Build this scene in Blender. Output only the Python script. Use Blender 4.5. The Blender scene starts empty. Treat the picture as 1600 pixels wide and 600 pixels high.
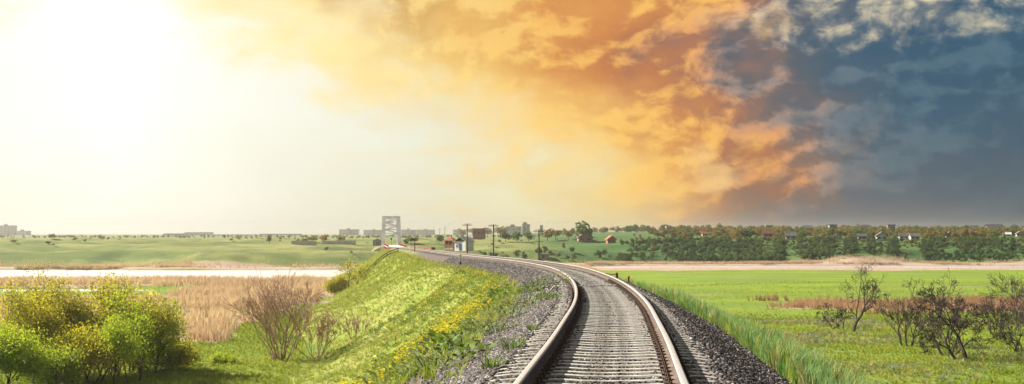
import bpy, bmesh, math, random
import numpy as np
from mathutils import Vector, Matrix
R = math.radians
S = bpy.context.scene
C = S.collection

# ------------------------------------------------------------------ camera
F_PX, HOR, EYE = 2500.0, 362.0, 1.43          # focal length in photo pixels, horizon row, eye height over the rail
cam = bpy.data.cameras.new('camera'); cam_o = bpy.data.objects.new('camera', cam); C.objects.link(cam_o)
cam.sensor_width = 36.0; cam.lens = 36.0 * F_PX / 1600.0
cam.shift_y = (HOR - 300.0) / 1600.0
cam.clip_start = 0.1; cam.clip_end = 30000.0
cam_o.location = (0, 0, EYE); cam_o.rotation_euler = (R(90), 0, 0)
S.camera = cam_o

# ------------------------------------------------------------------ sky, sun, exposure
SUN_AZ, SUN_EL = R(-70.0), R(33.0)            # azimuth from +Y towards +X
BRIGHT_AZ = R(-52.0)                          # middle of the bright quarter of the sky
S.view_settings.view_transform = 'Standard'; S.view_settings.look = 'None'
S.view_settings.gamma = 1.0; S.view_settings.use_curve_mapping = False
EXPO = 1.35
S.view_settings.exposure = EXPO

class NT:
    """tiny helper to chain shader nodes"""
    def __init__(self, tree): self.t = tree; self.n = tree.nodes; self.l = tree.links
    def node(self, typ, **kw):
        nd = self.n.new(typ)
        for k, v in kw.items(): setattr(nd, k, v)
        return nd
    def put(self, sock, val):
        if isinstance(val, bpy.types.NodeSocket): self.l.new(val, sock)
        elif val is not None: sock.default_value = val
    def m(self, op, a, b=None, c=None, clamp=False):
        nd = self.node('ShaderNodeMath', operation=op, use_clamp=clamp)
        self.put(nd.inputs[0], a); self.put(nd.inputs[1], b); self.put(nd.inputs[2], c)
        return nd.outputs[0]
    def vm(self, op, a, b=None):
        nd = self.node('ShaderNodeVectorMath', operation=op); self.put(nd.inputs[0], a); self.put(nd.inputs[1], b)
        return nd.outputs[0]
    def sm(self, x, a, b, lo=0.0, hi=1.0):
        nd = self.node('ShaderNodeMapRange', interpolation_type='SMOOTHSTEP')
        self.put(nd.inputs[0], x); nd.inputs[1].default_value = a; nd.inputs[2].default_value = b
        nd.inputs[3].default_value = lo; nd.inputs[4].default_value = hi
        return nd.outputs[0]
    def lin(self, x, a, b, lo=0.0, hi=1.0):
        nd = self.node('ShaderNodeMapRange'); self.put(nd.inputs[0], x)
        nd.inputs[1].default_value = a; nd.inputs[2].default_value = b
        nd.inputs[3].default_value = lo; nd.inputs[4].default_value = hi
        return nd.outputs[0]
    def noise(self, vec, scale, detail=4.0, rough=0.55, dim='3D', w=None, dist=0.0, out=0):
        nd = self.node('ShaderNodeTexNoise', noise_dimensions=dim); self.put(nd.inputs['Vector'], vec)
        nd.inputs['Scale'].default_value = scale; nd.inputs['Detail'].default_value = detail
        nd.inputs['Roughness'].default_value = rough; nd.inputs['Distortion'].default_value = dist
        return nd.outputs[out]
    def mix(self, f, a, b, mode='MIX'):
        nd = self.node('ShaderNodeMix', data_type='RGBA', blend_type=mode); nd.clamp_factor = True
        self.put(nd.inputs[0], f)
        for s, v in ((nd.inputs[6], a), (nd.inputs[7], b)):
            if isinstance(v, tuple): v = (*v, 1.0) if len(v) == 3 else v
            self.put(s, v)
        return nd.outputs[2]
    def ramp(self, x, stops, interp='LINEAR'):
        nd = self.node('ShaderNodeValToRGB'); cr = nd.color_ramp; cr.interpolation = interp
        self.put(nd.inputs[0], x)
        while len(cr.elements) < len(stops): cr.elements.new(0.5)
        for e, (p, c) in zip(cr.elements, stops):
            e.position = p; e.color = (*c, 1.0)
        return nd.outputs[0]
    def xyz(self, v):
        nd = self.node('ShaderNodeSeparateXYZ'); self.put(nd.inputs[0], v); return nd.outputs
    def comb(self, x, y, z):
        nd = self.node('ShaderNodeCombineXYZ')
        for i, v in enumerate((x, y, z)): self.put(nd.inputs[i], v)
        return nd.outputs[0]

def build_world():
    w = bpy.data.worlds.new('World'); S.world = w; w.cycles.sampling_method = 'MANUAL'; w.cycles.sample_map_resolution = 512; w.use_nodes = True
    t = w.node_tree; t.nodes.clear(); n = NT(t)
    d = n.node('ShaderNodeTexCoord').outputs['Generated']
    x, y, z = n.xyz(d)
    az = n.m('ARCTAN2', x, y)
    rel = n.m('WRAP', n.m('SUBTRACT', az, BRIGHT_AZ), math.pi, -math.pi)
    A = n.m('ABSOLUTE', rel)                                   # angle away from the sun, round the horizon
    v = n.m('ARCSINE', z)                                      # elevation
    vv = n.m('MAXIMUM', v, 0.0)
    # cloud space: 3-D direction stretched a little, so that the pattern runs on round the whole sky
    P = n.comb(A, n.m('MULTIPLY', vv, 1.55), 0.0)
    w1 = n.noise(P, 9.0, 3.0, 0.5, out=1)
    w2 = n.noise(P, 34.0, 5.0, 0.55, out=1)
    def off(c, k): return n.vm('MULTIPLY', n.vm('SUBTRACT', c, (0.5, 0.5, 0.5)), (k, k, k))
    Pw = n.vm('ADD', n.vm('ADD', P, off(w1, 0.05)), off(w2, 0.010))
    Pw = n.vm('ADD', Pw, (3.1, 7.7, 0.0))
    big = n.noise(Pw, 8.0, 3.0, 0.5)
    bx, by, bz = n.xyz(off(w1, 0.22)); cx, cy, cz = n.xyz(off(w2, 0.08))
    Aw = n.m('ADD', A, n.m('ADD', n.m('MULTIPLY', bx, 1.0), n.m('MULTIPLY', cx, 1.2)))  # ragged hue boundary
    f1 = n.noise(Pw, 44.0, 7.0, 0.60)
    f1s = n.noise(n.vm('ADD', Pw, (-0.007, 0.008, 0.0)), 44.0, 7.0, 0.60)   # towards the sun and up
    f2 = n.noise(Pw, 14.0, 6.0, 0.5)
    f2s = n.noise(n.vm('ADD', Pw, (-0.020, 0.020, 0.0)), 14.0, 6.0, 0.5)
    lit = n.m('ADD', n.m('MULTIPLY', n.m('SUBTRACT', f1, f1s), 2.0), n.m('MULTIPLY', n.m('SUBTRACT', f2, f2s), 2.6))
    lit = n.sm(n.m('ADD', lit, n.m('MULTIPLY', n.m('SUBTRACT', f1, 0.5), 0.9)), -0.26, 0.50)
    def g(px): return (0.9076 + math.atan((px - 800.0) / F_PX)) / 3.2   # ramp place for a bearing
    q = n.m('DIVIDE', A, 3.2); qw = n.m('DIVIDE', Aw, 3.2)
    qc = n.m('DIVIDE', n.m('ADD', A, n.m('MULTIPLY', bx, 0.45)), 3.2)
    clear = n.ramp(qc, [(0.0, (1.15, 1.12, 1.0)), (g(0), (1.10, 1.07, .95)), (g(180), (1.16, 1.14, 1.06)), (g(420), (1.0, .99, .86)), (g(640), (.90, .89, .72)),
                       (g(850), (.97, .90, .57)), (g(1000), (.97, .76, .32)), (g(1090), (.62, .43, .25)),
                       (g(1180), (.27, .225, .20)), (g(1290), (.105, .13, .17)), (g(1600), (.055, .09, .13)), (1.0, (.12, .15, .19))])
    clear = n.mix(n.sm(v, 0.085, -0.005, 0.0, 0.8), clear, n.mix(1.0, clear, (.91, .90, .82), 'MULTIPLY'))
    dark = n.ramp(qw, [(0.0, (1.0, .92, .62)), (g(150), (1.1, 1.04, .76)), (g(330), (1.06, 1.0, .74)), (g(470), (1.02, .86, .48)), (g(620), (.72, .42, .10)),
                       (g(760), (.84, .47, .09)), (g(920), (.74, .30, .045)), (g(1050), (.60, .21, .042)), (g(1130), (.42, .155, .062)),
                       (g(1205), (.22, .125, .10)), (g(1275), (.085, .092, .115)), (g(1370), (.034, .085, .140)), (g(1520), (.012, .070, .135)), (1.0, (.05, .10, .15))])
    bright = n.ramp(qw, [(0.0, (1.2, 1.1, .85)), (g(300), (1.15, 1.0, .60)), (g(500), (1.05, .84, .35)), (g(700), (1.0, .66, .18)), (g(950), (1.0, .56, .095)),
                         (g(1090), (.98, .50, .09)), (g(1170), (.78, .34, .13)), (g(1225), (.46, .29, .21)), (g(1290), (.20, .19, .20)),
                         (g(1380), (.095, .150, .20)), (g(1520), (.055, .130, .19)), (1.0, (.08, .13, .17))])
    cl = n.mix(lit, dark, bright)
    # soft low-frequency mottling so the mass is not even
    cl = n.mix(n.sm(big, 0.46, 0.72, 0.0, 0.35), cl, n.mix(0.65, cl, dark, 'MULTIPLY'))
    # lower edge of the cloud deck, dropping away from the sun
    vb = n.node('ShaderNodeFloatCurve')
    pts = [(g(-100), .70), (g(120), .84), (g(300), .70), (g(500), .52), (g(700), .400), (g(860), .285), (g(1000), .185), (g(1090), .10), (g(1190), 0.0), (1.0, 0.0)]
    cv = vb.mapping.curves[0]
    cv.points[0].location = (0, .60); cv.points[1].location = pts[-1]
    for p in pts[:-1]: cv.points.new(*p)
    vb.mapping.update(); n.put(vb.inputs['Value'], q)
    edge = n.m('SUBTRACT', v, n.m('SUBTRACT', n.m('MULTIPLY', vb.outputs[0], 0.2), 0.012))
    edge = n.m('ADD', edge, n.m('ADD', n.m('MULTIPLY', n.m('SUBTRACT', f2, 0.5), 0.10), n.m('MULTIPLY', n.m('SUBTRACT', f1, 0.5), 0.05)))
    mask = n.sm(edge, -0.030, 0.034)
    rim = n.m('MULTIPLY', n.sm(edge, -0.030, 0.010), n.sm(edge, 0.065, 0.010))
    near = n.sm(q, g(1240), g(900))
    cl = n.mix(n.m('MULTIPLY', n.m('MULTIPLY', rim, near), 0.75), cl, n.mix(0.5, bright, (1.1, .80, .25)))
    sky = n.mix(mask, clear, cl)
    # wisps in the bright part
    wis = n.m('MULTIPLY', n.sm(n.noise(n.vm('MULTIPLY', Pw, (1.0, 3.5, 1.0)), 16.0, 6.0, 0.55), 0.50, 0.74, 0.0, 0.5), n.m('SUBTRACT', 1.0, mask))
    sky = n.mix(n.m('MULTIPLY', wis, n.sm(q, g(420), g(700))), sky, n.mix(0.6, clear, bright))
    # storm side: paler grey towards the horizon, cream openings high up
    storm = n.sm(qw, g(1150), g(1320))
    sky = n.mix(n.m('MULTIPLY', storm, n.m('MULTIPLY', n.sm(n.m('ADD', v, n.m('MULTIPLY', n.m('SUBTRACT', f2, .5), .09)), 0.085, -0.01), 0.8)), sky, clear)
    gx = n.m('DIVIDE', n.m('SUBTRACT', A, 0.9076 + math.atan(590 / F_PX)), 0.085)
    gy = n.m('DIVIDE', n.m('SUBTRACT', v, 0.139), 0.030)
    hole = n.m('SUBTRACT', 1.0, n.m('ADD', n.m('MULTIPLY', gx, gx), n.m('MULTIPLY', gy, gy)))
    hole = n.m('ADD', hole, n.m('ADD', n.m('MULTIPLY', n.m('SUBTRACT', f1, 0.5), 5.0), n.m('MULTIPLY', n.m('SUBTRACT', f2, 0.5), 3.0)))
    sky = n.mix(n.sm(hole, -0.1, 1.9, 0.0, 0.8), sky, n.mix(lit, (.40, .36, .30), (.98, .80, .47)))
    # ragged glowing gaps where the orange meets the slate
    gap = n.m('MULTIPLY', n.sm(f2, 0.57, 0.70), n.m('MULTIPLY', n.sm(q, g(1040), g(1120)), n.sm(q, g(1310), g(1220))))
    sky = n.mix(n.m('MULTIPLY', gap, 0.8), sky, (.95, .60, .22))
    # overhead: high even cloud
    sky = n.mix(n.sm(v, 0.30, 1.1), sky, (.42, .40, .36))
    ns = n.node('ShaderNodeTexSky', sky_type='NISHITA'); ns.sun_disc = False
    ns.sun_elevation = SUN_EL; ns.sun_rotation = SUN_AZ
    nb = n.vm('MULTIPLY', ns.outputs[0], (0.06, 0.06, 0.06))
    k_ = 2.0 ** -EXPO
    col = n.vm('MULTIPLY', sky, (k_, k_, k_))
    col = n.mix(0.06, col, nb)
    bg = n.node('ShaderNodeBackground'); n.put(bg.inputs[0], col); bg.inputs[1].default_value = 1.0
    out = n.node('ShaderNodeOutputWorld'); n.l.new(bg.outputs[0], out.inputs[0])
build_world()
sun = bpy.data.lights.new('sun', 'SUN'); sun.energy = 5.0; sun.angle = R(0.6); sun.color = (1.0, 0.93, 0.82)
sun_o = bpy.data.objects.new('sun', sun); C.objects.link(sun_o)
sdir = Vector((math.sin(SUN_AZ) * math.cos(SUN_EL), math.cos(SUN_AZ) * math.cos(SUN_EL), math.sin(SUN_EL)))
sun_o.rotation_euler = sdir.to_track_quat('Z', 'Y').to_euler()
sun_o.location = sdir * 60

# ------------------------------------------------------------------ helpers
rng = np.random.default_rng(7)
random.seed(7)

def tag(o, label=None, cat=None, group=None, kind=None):
    if label: o['label'] = label
    if cat: o['category'] = cat
    if group: o['group'] = group
    if kind: o['kind'] = kind
    return o

def empty(name, loc=(0, 0, 0), rz=0.0):
    o = bpy.data.objects.new(name, None); C.objects.link(o)
    o.location = loc; o.rotation_euler = (0, 0, rz); o.empty_display_size = 0.2
    return o

def link(name, me, mat=None, parent=None, loc=None, rot=None):
    o = bpy.data.objects.new(name, me); C.objects.link(o)
    if mat is not None and not me.materials: me.materials.append(mat)
    if parent is not None: o.parent = parent
    if loc is not None: o.location = loc
    if rot is not None: o.rotation_euler = rot
    return o

def mesh_np(name, V, Fq, smooth=False):
    """V (n,3), Fq (m,3) or (m,4) arrays"""
    V = np.asarray(V, np.float32); Fq = np.asarray(Fq, np.int32)
    me = bpy.data.meshes.new(name); k = Fq.shape[1]
    me.vertices.add(len(V)); me.vertices.foreach_set('co', V.ravel())
    me.loops.add(Fq.size); me.loops.foreach_set('vertex_index', Fq.ravel())
    me.polygons.add(len(Fq)); me.polygons.foreach_set('loop_start', np.arange(0, Fq.size, k, dtype=np.int32))
    me.polygons.foreach_set('loop_total', np.full(len(Fq), k, np.int32))
    if smooth: me.polygons.foreach_set('use_smooth', np.ones(len(Fq), bool))
    me.update(calc_edges=True); me.validate()
    return me

def fattr(me, name, vals):
    a = me.attributes.new(name, 'FLOAT', 'POINT'); a.data.foreach_set('value', np.asarray(vals, np.float32).ravel())

class MB:
    def __init__(self): self.v = []; self.f = []
    def add(self, vs, fs):
        b = len(self.v); self.v += [tuple(p) for p in vs]; self.f += [tuple(b + i for i in f) for f in fs]
    def box(self, x0, x1, y0, y1, z0, z1, top=1.0):
        cx, cy = (x0 + x1) / 2, (y0 + y1) / 2
        def s(x, c): return c + (x - c) * top
        vs = [(x0, y0, z0), (x1, y0, z0), (x1, y1, z0), (x0, y1, z0),
              (s(x0, cx), s(y0, cy), z1), (s(x1, cx), s(y0, cy), z1), (s(x1, cx), s(y1, cy), z1), (s(x0, cx), s(y1, cy), z1)]
        self.add(vs, [(3, 2, 1, 0), (4, 5, 6, 7), (0, 1, 5, 4), (1, 2, 6, 5), (2, 3, 7, 6), (3, 0, 4, 7)])
        return self
    def tube(self, p0, p1, r0, r1=None, n=8, caps=True):
        r1 = r0 if r1 is None else r1
        p0, p1 = Vector(p0), Vector(p1); d = (p1 - p0)
        if d.length < 1e-6: return self
        d.normalize(); u = d.orthogonal().normalized(); w = d.cross(u)
        vs = []
        for p, r in ((p0, r0), (p1, r1)):
            for i in range(n):
                a = 2 * math.pi * i / n; vs.append(p + (u * math.cos(a) + w * math.sin(a)) * r)
        fs = [(i, (i + 1) % n, n + (i + 1) % n, n + i) for i in range(n)]
        if caps: fs += [tuple(range(n - 1, -1, -1)), tuple(range(n, 2 * n))]
        self.add(vs, fs); return self
    def bar(self, p0, p1, w, h):
        """square bar between two points"""
        p0, p1 = Vector(p0), Vector(p1); d = (p1 - p0).normalized()
        up = Vector((0, 0, 1)) if abs(d.z) < 0.95 else Vector((0, 1, 0))
        s = d.cross(up).normalized() * (w / 2); t = s.cross(d).normalized() * (h / 2)
        vs = [p + a * s + b * t for p in (p0, p1) for a, b in ((-1, -1), (1, -1), (1, 1), (-1, 1))]
        self.add(vs, [(3, 2, 1, 0), (4, 5, 6, 7), (0, 1, 5, 4), (1, 2, 6, 5), (2, 3, 7, 6), (3, 0, 4, 7)]); return self
    def prism(self, poly, axis, a0, a1):
        """polygon (2-D list) pushed along an axis: 'y' -> poly is (x,z), 'x' -> poly is (y,z)"""
        n = len(poly)
        def mk(p, a): return (p[0], a, p[1]) if axis == 'y' else (a, p[0], p[1])
        vs = [mk(p, a0) for p in poly] + [mk(p, a1) for p in poly]
        fs = [(i, (i + 1) % n, n + (i + 1) % n, n + i) for i in range(n)] + [tuple(range(n - 1, -1, -1)), tuple(range(n, 2 * n))]
        self.add(vs, fs); return self
    def mesh(self, name, smooth=False, bevel=0.0):
        me = bpy.data.meshes.new(name); me.from_pydata([tuple(p) for p in self.v], [], self.f)
        bm = bmesh.new(); bm.from_mesh(me)
        if bevel > 0:
            bmesh.ops.bevel(bm, geom=bm.edges[:], offset=bevel, segments=1, affect='EDGES', clamp_overlap=True)
        bmesh.ops.recalc_face_normals(bm, faces=bm.faces[:]); bm.to_mesh(me); bm.free()
        if smooth:
            for p in me.polygons: p.use_smooth = True
        me.update(); return me
    def build(self, name, mat, parent=None, smooth=False, bevel=0.0):
        return link(name, self.mesh(name, smooth, bevel), mat, parent)

def copy_tree(o, parent=None):
    c = o.copy(); C.objects.link(c); c.parent = parent
    for ch in list(o.children): copy_tree(ch, c)
    return c

# value noise for terrain
def vnoise(x, y, seed=0):
    xi = np.floor(x).astype(np.int64); yi = np.floor(y).astype(np.int64)
    fx = x - xi; fy = y - yi; fx = fx * fx * (3 - 2 * fx); fy = fy * fy * (3 - 2 * fy)
    def h(a, b):
        n = (a * 374761393 + b * 668265263 + seed * 974634777) & 0xFFFFFFFF
        n = ((n ^ (n >> 13)) * 1274126177) & 0xFFFFFFFF
        return ((n ^ (n >> 16)) & 0xFFFF) / 65535.0
    return (h(xi, yi) * (1 - fx) + h(xi + 1, yi) * fx) * (1 - fy) + (h(xi, yi + 1) * (1 - fx) + h(xi + 1, yi + 1) * fx) * fy
def fbm(x, y, oct=4, seed=0):
    x = np.asarray(x, float); y = np.asarray(y, float); s = 0; a = 0.5; t = 0
    for i in range(oct):
        s = s + a * vnoise(x, y, seed + i); t += a; a *= 0.5; x = x * 2.03 + 11.3; y = y * 2.03 + 5.7
    return s / t
def sstep(x, a, b):
    t = np.clip((np.asarray(x, float) - a) / (b - a), 0, 1); return t * t * (3 - 2 * t)

# ------------------------------------------------------------------ materials
def new_mat(name):
    m = bpy.data.materials.new(name); m.use_nodes = True; t = m.node_tree; t.nodes.clear(); n = NT(t)
    out = n.node('ShaderNodeOutputMaterial'); return m, n, out
def principled(n, out, col, rough=0.8, metal=0.0, spec=0.3, bump=None, bstr=0.3, bdist=0.02):
    b = n.node('ShaderNodeBsdfPrincipled'); n.put(b.inputs['Base Color'], (*col, 1) if isinstance(col, tuple) else col)
    n.put(b.inputs['Roughness'], rough); n.put(b.inputs['Metallic'], metal); n.put(b.inputs['Specular IOR Level'], spec)
    if bump is not None:
        bp = n.node('ShaderNodeBump'); bp.inputs['Strength'].default_value = bstr; bp.inputs['Distance'].default_value = bdist
        n.put(bp.inputs['Height'], bump); n.l.new(bp.outputs[0], b.inputs['Normal'])
    n.l.new(b.outputs[0], out.inputs[0]); return b
def rough_mat(name, col, var=0.35, scale=6.0, rough=0.85, metal=0.0, col2=None, spec=0.3, bstr=0.25, coord='Object'):
    """weathered plain surface: two tones broken up by noise"""
    m, n, out = new_mat(name)
    p = n.node('ShaderNodeTexCoord').outputs[coord]
    nz = n.noise(p, scale, 6.0, 0.6); c2 = col2 or tuple(c * (1 - var) for c in col)
    c = n.mix(n.sm(nz, 0.38, 0.66), col, c2)
    principled(n, out, c, rough, metal, spec, n.noise(p, scale * 5, 4.0, 0.6), bstr, 0.01)
    return m
def leaf_mat(name, stops, trans=0.45, patch=0.0, rough=0.6):
    """foliage: colour picked per leaf/tuft, partly translucent; patch = world-scale tone change"""
    m, n, out = new_mat(name)
    oi = n.node('ShaderNodeObjectInfo').outputs['Random']; gi = n.node('ShaderNodeNewGeometry')
    rnd = n.m('FRACT', n.m('ADD', n.m('MULTIPLY', oi, 7.31), n.m('MULTIPLY', gi.outputs['Random Per Island'], 0.9)))
    if patch > 0:
        pn = n.noise(gi.outputs['Position'], patch, 3.0, 0.5)
        rnd = n.m('ADD', n.m('MULTIPLY', rnd, 0.5), n.sm(pn, 0.32, 0.68, 0.0, 0.5))
    c = n.ramp(rnd, stops)
    df = n.node('ShaderNodeBsdfPrincipled'); n.put(df.inputs['Base Color'], c); df.inputs['Roughness'].default_value = rough
    df.inputs['Specular IOR Level'].default_value = 0.25
    tr = n.node('ShaderNodeBsdfTranslucent'); n.put(tr.inputs[0], n.mix(1.0, c, (1.15, 1.1, .6), 'MULTIPLY'))
    mx = n.node('ShaderNodeMixShader'); mx.inputs[0].default_value = trans
    n.l.new(df.outputs[0], mx.inputs[1]); n.l.new(tr.outputs[0], mx.inputs[2]); n.l.new(mx.outputs[0], out.inputs[0])
    return m

# ------------------------------------------------------------------ the lie of the land
TZ = np.array([-40, -20, -5, 5, 15.4, 21, 27.8, 33, 41, 48, 56, 65, 78, 93, 114, 140, 200, 300, 432, 480, 520.])
TX = np.array([-4.2, -2.1, -.72, .13, .86, 1.27, 1.72, 2.05, 2.45, 2.70, 2.88, 2.95, 2.80, 2.05, .15, -3.05, -9.6, -19.7, -32.6, -37.2, -41.1])
# smooth the plan line (natural cubic through the points)
def _spline(xs, ys):
    n = len(xs); h = np.diff(xs); A = np.eye(n); b = np.zeros(n)
    for i in range(1, n - 1):
        A[i, i - 1:i + 2] = h[i - 1], 2 * (h[i - 1] + h[i]), h[i]
        b[i] = 6 * ((ys[i + 1] - ys[i]) / h[i] - (ys[i] - ys[i - 1]) / h[i - 1])
    M = np.linalg.solve(A, b)
    def f(q):
        q = np.asarray(q, float); i = np.clip(np.searchsorted(xs, q) - 1, 0, n - 2)
        t0 = xs[i + 1] - q; t1 = q - xs[i]; hh = h[i]
        return (M[i] * t0**3 + M[i + 1] * t1**3) / (6 * hh) + (ys[i] / hh - M[i] * hh / 6) * t0 + (ys[i + 1] / hh - M[i + 1] * hh / 6) * t1
    return f
track_x = _spline(TZ, TX)
DECK = -2.70
def rail_z(y):
    y = np.asarray(y, float); t = np.clip(y - 250, 0, None)
    return -0.0053 * (y - 15.0) - 0.0000152 * t * t
def heading(y):
    e = 0.25; return (track_x(y + e) - track_x(y - e)) / (2 * e)
VALLEY = -8.0
EMB_END = 366.0
def emb_profile(s, y):
    """height of the embankment surface; s = sideways offset from the track centre (+ right)"""
    s = np.asarray(s, float); y = np.asarray(y, float)
    a = np.abs(s); left = s < 0
    zl = np.interp(a, [0, 1.35, 1.6, 2.0, 3.1, 3.7, 9.5, 13.5, 18, 23], [-.248, -.250, -.33, -.52, -.86, -1.05, -5.2, -6.9, -7.9, -8.9])
    zr = np.interp(a, [0, 1.35, 1.6, 2.3, 3.0, 4.3, 15.0], [-.248, -.250, -.34, -.70, -.95, -1.35, -9.6])
    z = np.where(left, zl, zr)
    out = sstep(a, 3.0, 6.0)
    n1 = fbm(s * 0.22 + 3, y * 0.10, 4, 3) - 0.5
    n2 = fbm(s * 0.9 + 9, y * 0.6, 3, 9) - 0.5
    z = z + out * (n1 * 1.5 + n2 * 0.35)
    # a washed-out gully across the left slope and the fuller mound beyond it
    g = np.exp(-((y - 119 - (a - 4) * 0.9) / 6.0) ** 2) * np.where(left, 1, 0) * sstep(a, 3.4, 6.0)
    mnd = np.exp(-((y - 150) / 20.0) ** 2) * np.where(left, 1, 0) * sstep(a, 3.0, 6.5) * (1 - sstep(a, 13, 19))
    z = z - 0.75 * g + 0.9 * mnd
    z = z + rail_z(y)
    end = sstep(y, EMB_END - 2, EMB_END + 12)
    return z * (1 - end) + (VALLEY - 1.5) * end
def river_near(x): return 305 + 120 * sstep(x, -75, 25)
def river_far(x): return 416 + 46 * sstep(x, -60, 40)
def ground_z(x, y):
    x = np.asarray(x, float); y = np.asarray(y, float)
    z = VALLEY + 0.5 * (fbm(x / 22, y / 22, 4, 21) - 0.5) + 0.15 * (fbm(x / 4, y / 4, 2, 23) - 0.5)
    z = z + 0.7 * sstep(np.abs(x), 60, 20) * sstep(y, 190, 110) * 0.4
    wob = 5 * (fbm(x / 18, y * 0 + 3.3, 3, 31) - 0.5) * 2
    rn = river_near(x) + wob; rf = river_far(x) + 0.6 * wob
    d = y - rf
    bed = sstep(y, rn - 3, rn + 3) * (1 - sstep(d, -3, 3))
    z = z - 1.6 * bed
    pond = sstep(1 - ((x + 80) / 26) ** 2 - ((y - 268) / 13) ** 2, 0.0, 0.3)
    z = z - 1.2 * pond
    r = sstep(x, -20, 90)                                   # right-hand bank is higher and steeper
    dd = d + 26 * (fbm(x / 26, y / 60, 4, 41) - 0.5)
    lft = np.interp(dd, [0, 14, 30, 60, 66, 105, 112, 180, 420, 1500, 5000], [0, 0, 3.4, 4.0, 4.8, 5.2, 5.7, 5.9, 5.5, 4.2, 3.0])
    rgt = np.interp(dd, [0, 12, 32, 60, 100, 300, 420, 1500, 5000], [0, 0.2, 3.6, 5.6, 6.9, 8.3, 8.5, 8.8, 9.2])
    bank = lft * (1 - r) + rgt * r
    rel = sstep(dd, 12, 40) * (1 - sstep(dd, 160, 420))
    bank = bank + rel * ((fbm(x / 34, y / 9, 4, 51) - 0.5) * (3.4 - 1.2 * r) + (fbm(x / 11, y / 5, 3, 57) - 0.5) * 0.9)
    return z + np.where(d > -2, bank, 0.0)
def surface_z(x, y):
    """what a thing stands on: ground or embankment"""
    x = np.asarray(x, float); y = np.asarray(y, float)
    s = (x - track_x(np.clip(y, -40, 500))) * np.cos(np.arctan(heading(np.clip(y, -39, 499))))
    e = np.where((s > -23) & (s < 15.5) & (y < 385), emb_profile(s, y), -99)
    return np.maximum(ground_z(x, y), e)
def hit(px, py, z0=20.0, z1=4500.0, lift=0.0):
    """walk along a line of sight of the photograph until it meets the land; returns the spot in the world"""
    q = np.geomspace(z0, z1, 6000); X = (px - 800) / F_PX * q; Z = EYE - (py - HOR) / F_PX * q
    b = np.nonzero(Z - lift < surface_z(X, q))[0]
    i = b[0] if len(b) else len(q) - 1
    return Vector((X[i], q[i], float(surface_z(X[i], q[i]))))

# ------------------------------------------------------------------ ground
def axis(lo, hi, step, far, grow=1.12):
    a = list(np.arange(lo, hi + step, step)); s = step
    while a[-1] < far: s *= grow; a.append(a[-1] + s)
    return a
gx = axis(0, 190, 2.5, 2600); gx = sorted(set([-v for v in gx] + gx))
gy = axis(-30, 640, 2.0, 3300); gy = sorted([-30 - v for v in (6, 20, 60, 150, 260)] + gy)
GX, GY = np.meshgrid(np.array(gx), np.array(gy))
GZ = ground_z(GX, GY)
nx_, ny_ = len(gx), len(gy)
ii = (np.arange(ny_ - 1)[:, None] * nx_ + np.arange(nx_ - 1)[None, :]).ravel()
me = mesh_np('ground', np.stack([GX.ravel(), GY.ravel(), GZ.ravel()], 1), np.stack([ii, ii + 1, ii + nx_ + 1, ii + nx_], 1), True)
x, y = GX.ravel(), GY.ravel(); d_far = y - river_far(x)
right = sstep(x, -5, 25)
def reed_left(x, y):      # dry reed flats left of the line
    n = fbm(x / 30 + 4, y / 14, 4, 61); b = x / np.maximum(y, 1); n3 = fbm(x / 9, y / 12, 3, 63)
    y0 = 122 + 88 * sstep(b, -.20, -.12) + 40 * sstep(-b, .2, .26) + 46 * (n3 - .5)
    gap = sstep(n, .49, .58) * (1 - sstep(y, 225, 265))
    gap = np.maximum(gap, (x > -112) * (x < -50) * sstep(y, 205, 220) * (1 - sstep(y, 276, 284)))
    return sstep(y, y0 - 4, y0 + 5) * (1 - gap) * (x < -14) * (y < river_near(x) + 2)
def reed_right(x, y):     # rusty reed patches in the green flats on the right
    n = fbm(x / 26 + 8, y / 7, 4, 67)
    band = np.exp(-((y - 200 - 0.12 * (x - 40)) / 17.0) ** 2) * sstep(x, 24, 40)
    n2 = fbm(x / 7 + 2, y / 4, 3, 69); return sstep(0.46 * band + n * 0.75 + n2 * .40, 0.84, 1.04) * (x > 20)
dry = np.clip(reed_left(x, y) + reed_right(x, y), 0, 1)
strip = right * sstep(y, 384, 400) * (d_far < 3)
dry = np.maximum(dry, strip)
streak = right * sstep(fbm(x / 38, y / 11.0, 4, 71), 0.60, 0.74) * (y > 230) * (y < 400) * 0.45
dry = np.maximum(dry, streak)
dry = np.maximum(dry, sstep(d_far, -4, 3) * (1 - sstep(d_far, 10, 20)) * 0.9)
lush = right * sstep(y, 125, 150) * (1 - sstep(y, 385, 400)) + (1 - right) * 0.35 * (y < 330)
bankm = sstep(d_far, 8, 22)
fattr(me, 'dry', dry); fattr(me, 'lush', lush); fattr(me, 'bank', bankm); fattr(me, 'side', right)
m, n, out = new_mat('meadow_ground')
def at(nm): return n.node('ShaderNodeAttribute', attribute_name=nm).outputs['Fac']
pos = n.node('ShaderNodeNewGeometry').outputs['Position']
fine = n.noise(pos, 1.3, 5.0, 0.65); mid = n.noise(pos, 0.11, 6.0, 0.62); lng = n.noise(n.vm('MULTIPLY', pos, (0.035, 0.09, 0.1)), 1.0, 6.0, 0.6)
g1 = n.mix(n.sm(mid, 0.35, 0.65), (.145, .225, .022), (.215, .245, .05))
g1 = n.mix(n.sm(fine, 0.35, 0.7), g1, (.085, .14, .02))
gl = n.mix(n.sm(lng, 0.38, 0.62), (.19, .26, .02), (.12, .20, .022))
gl = n.mix(n.sm(n.noise(pos, 0.045, 5.0, 0.6), 0.42, 0.66, 0.0, 0.7), gl, (.15, .185, .045))
gl = n.mix(n.sm(fine, 0.4, 0.75, 0.0, 0.6), gl, (.19, .245, .04))
col = n.mix(n.m('MULTIPLY', at('lush'), n.sm(mid, 0.25, 0.5)), g1, gl)
dr = n.mix(n.sm(mid, 0.35, 0.65), (.38, .28, .235), (.33, .235, .19))
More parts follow.
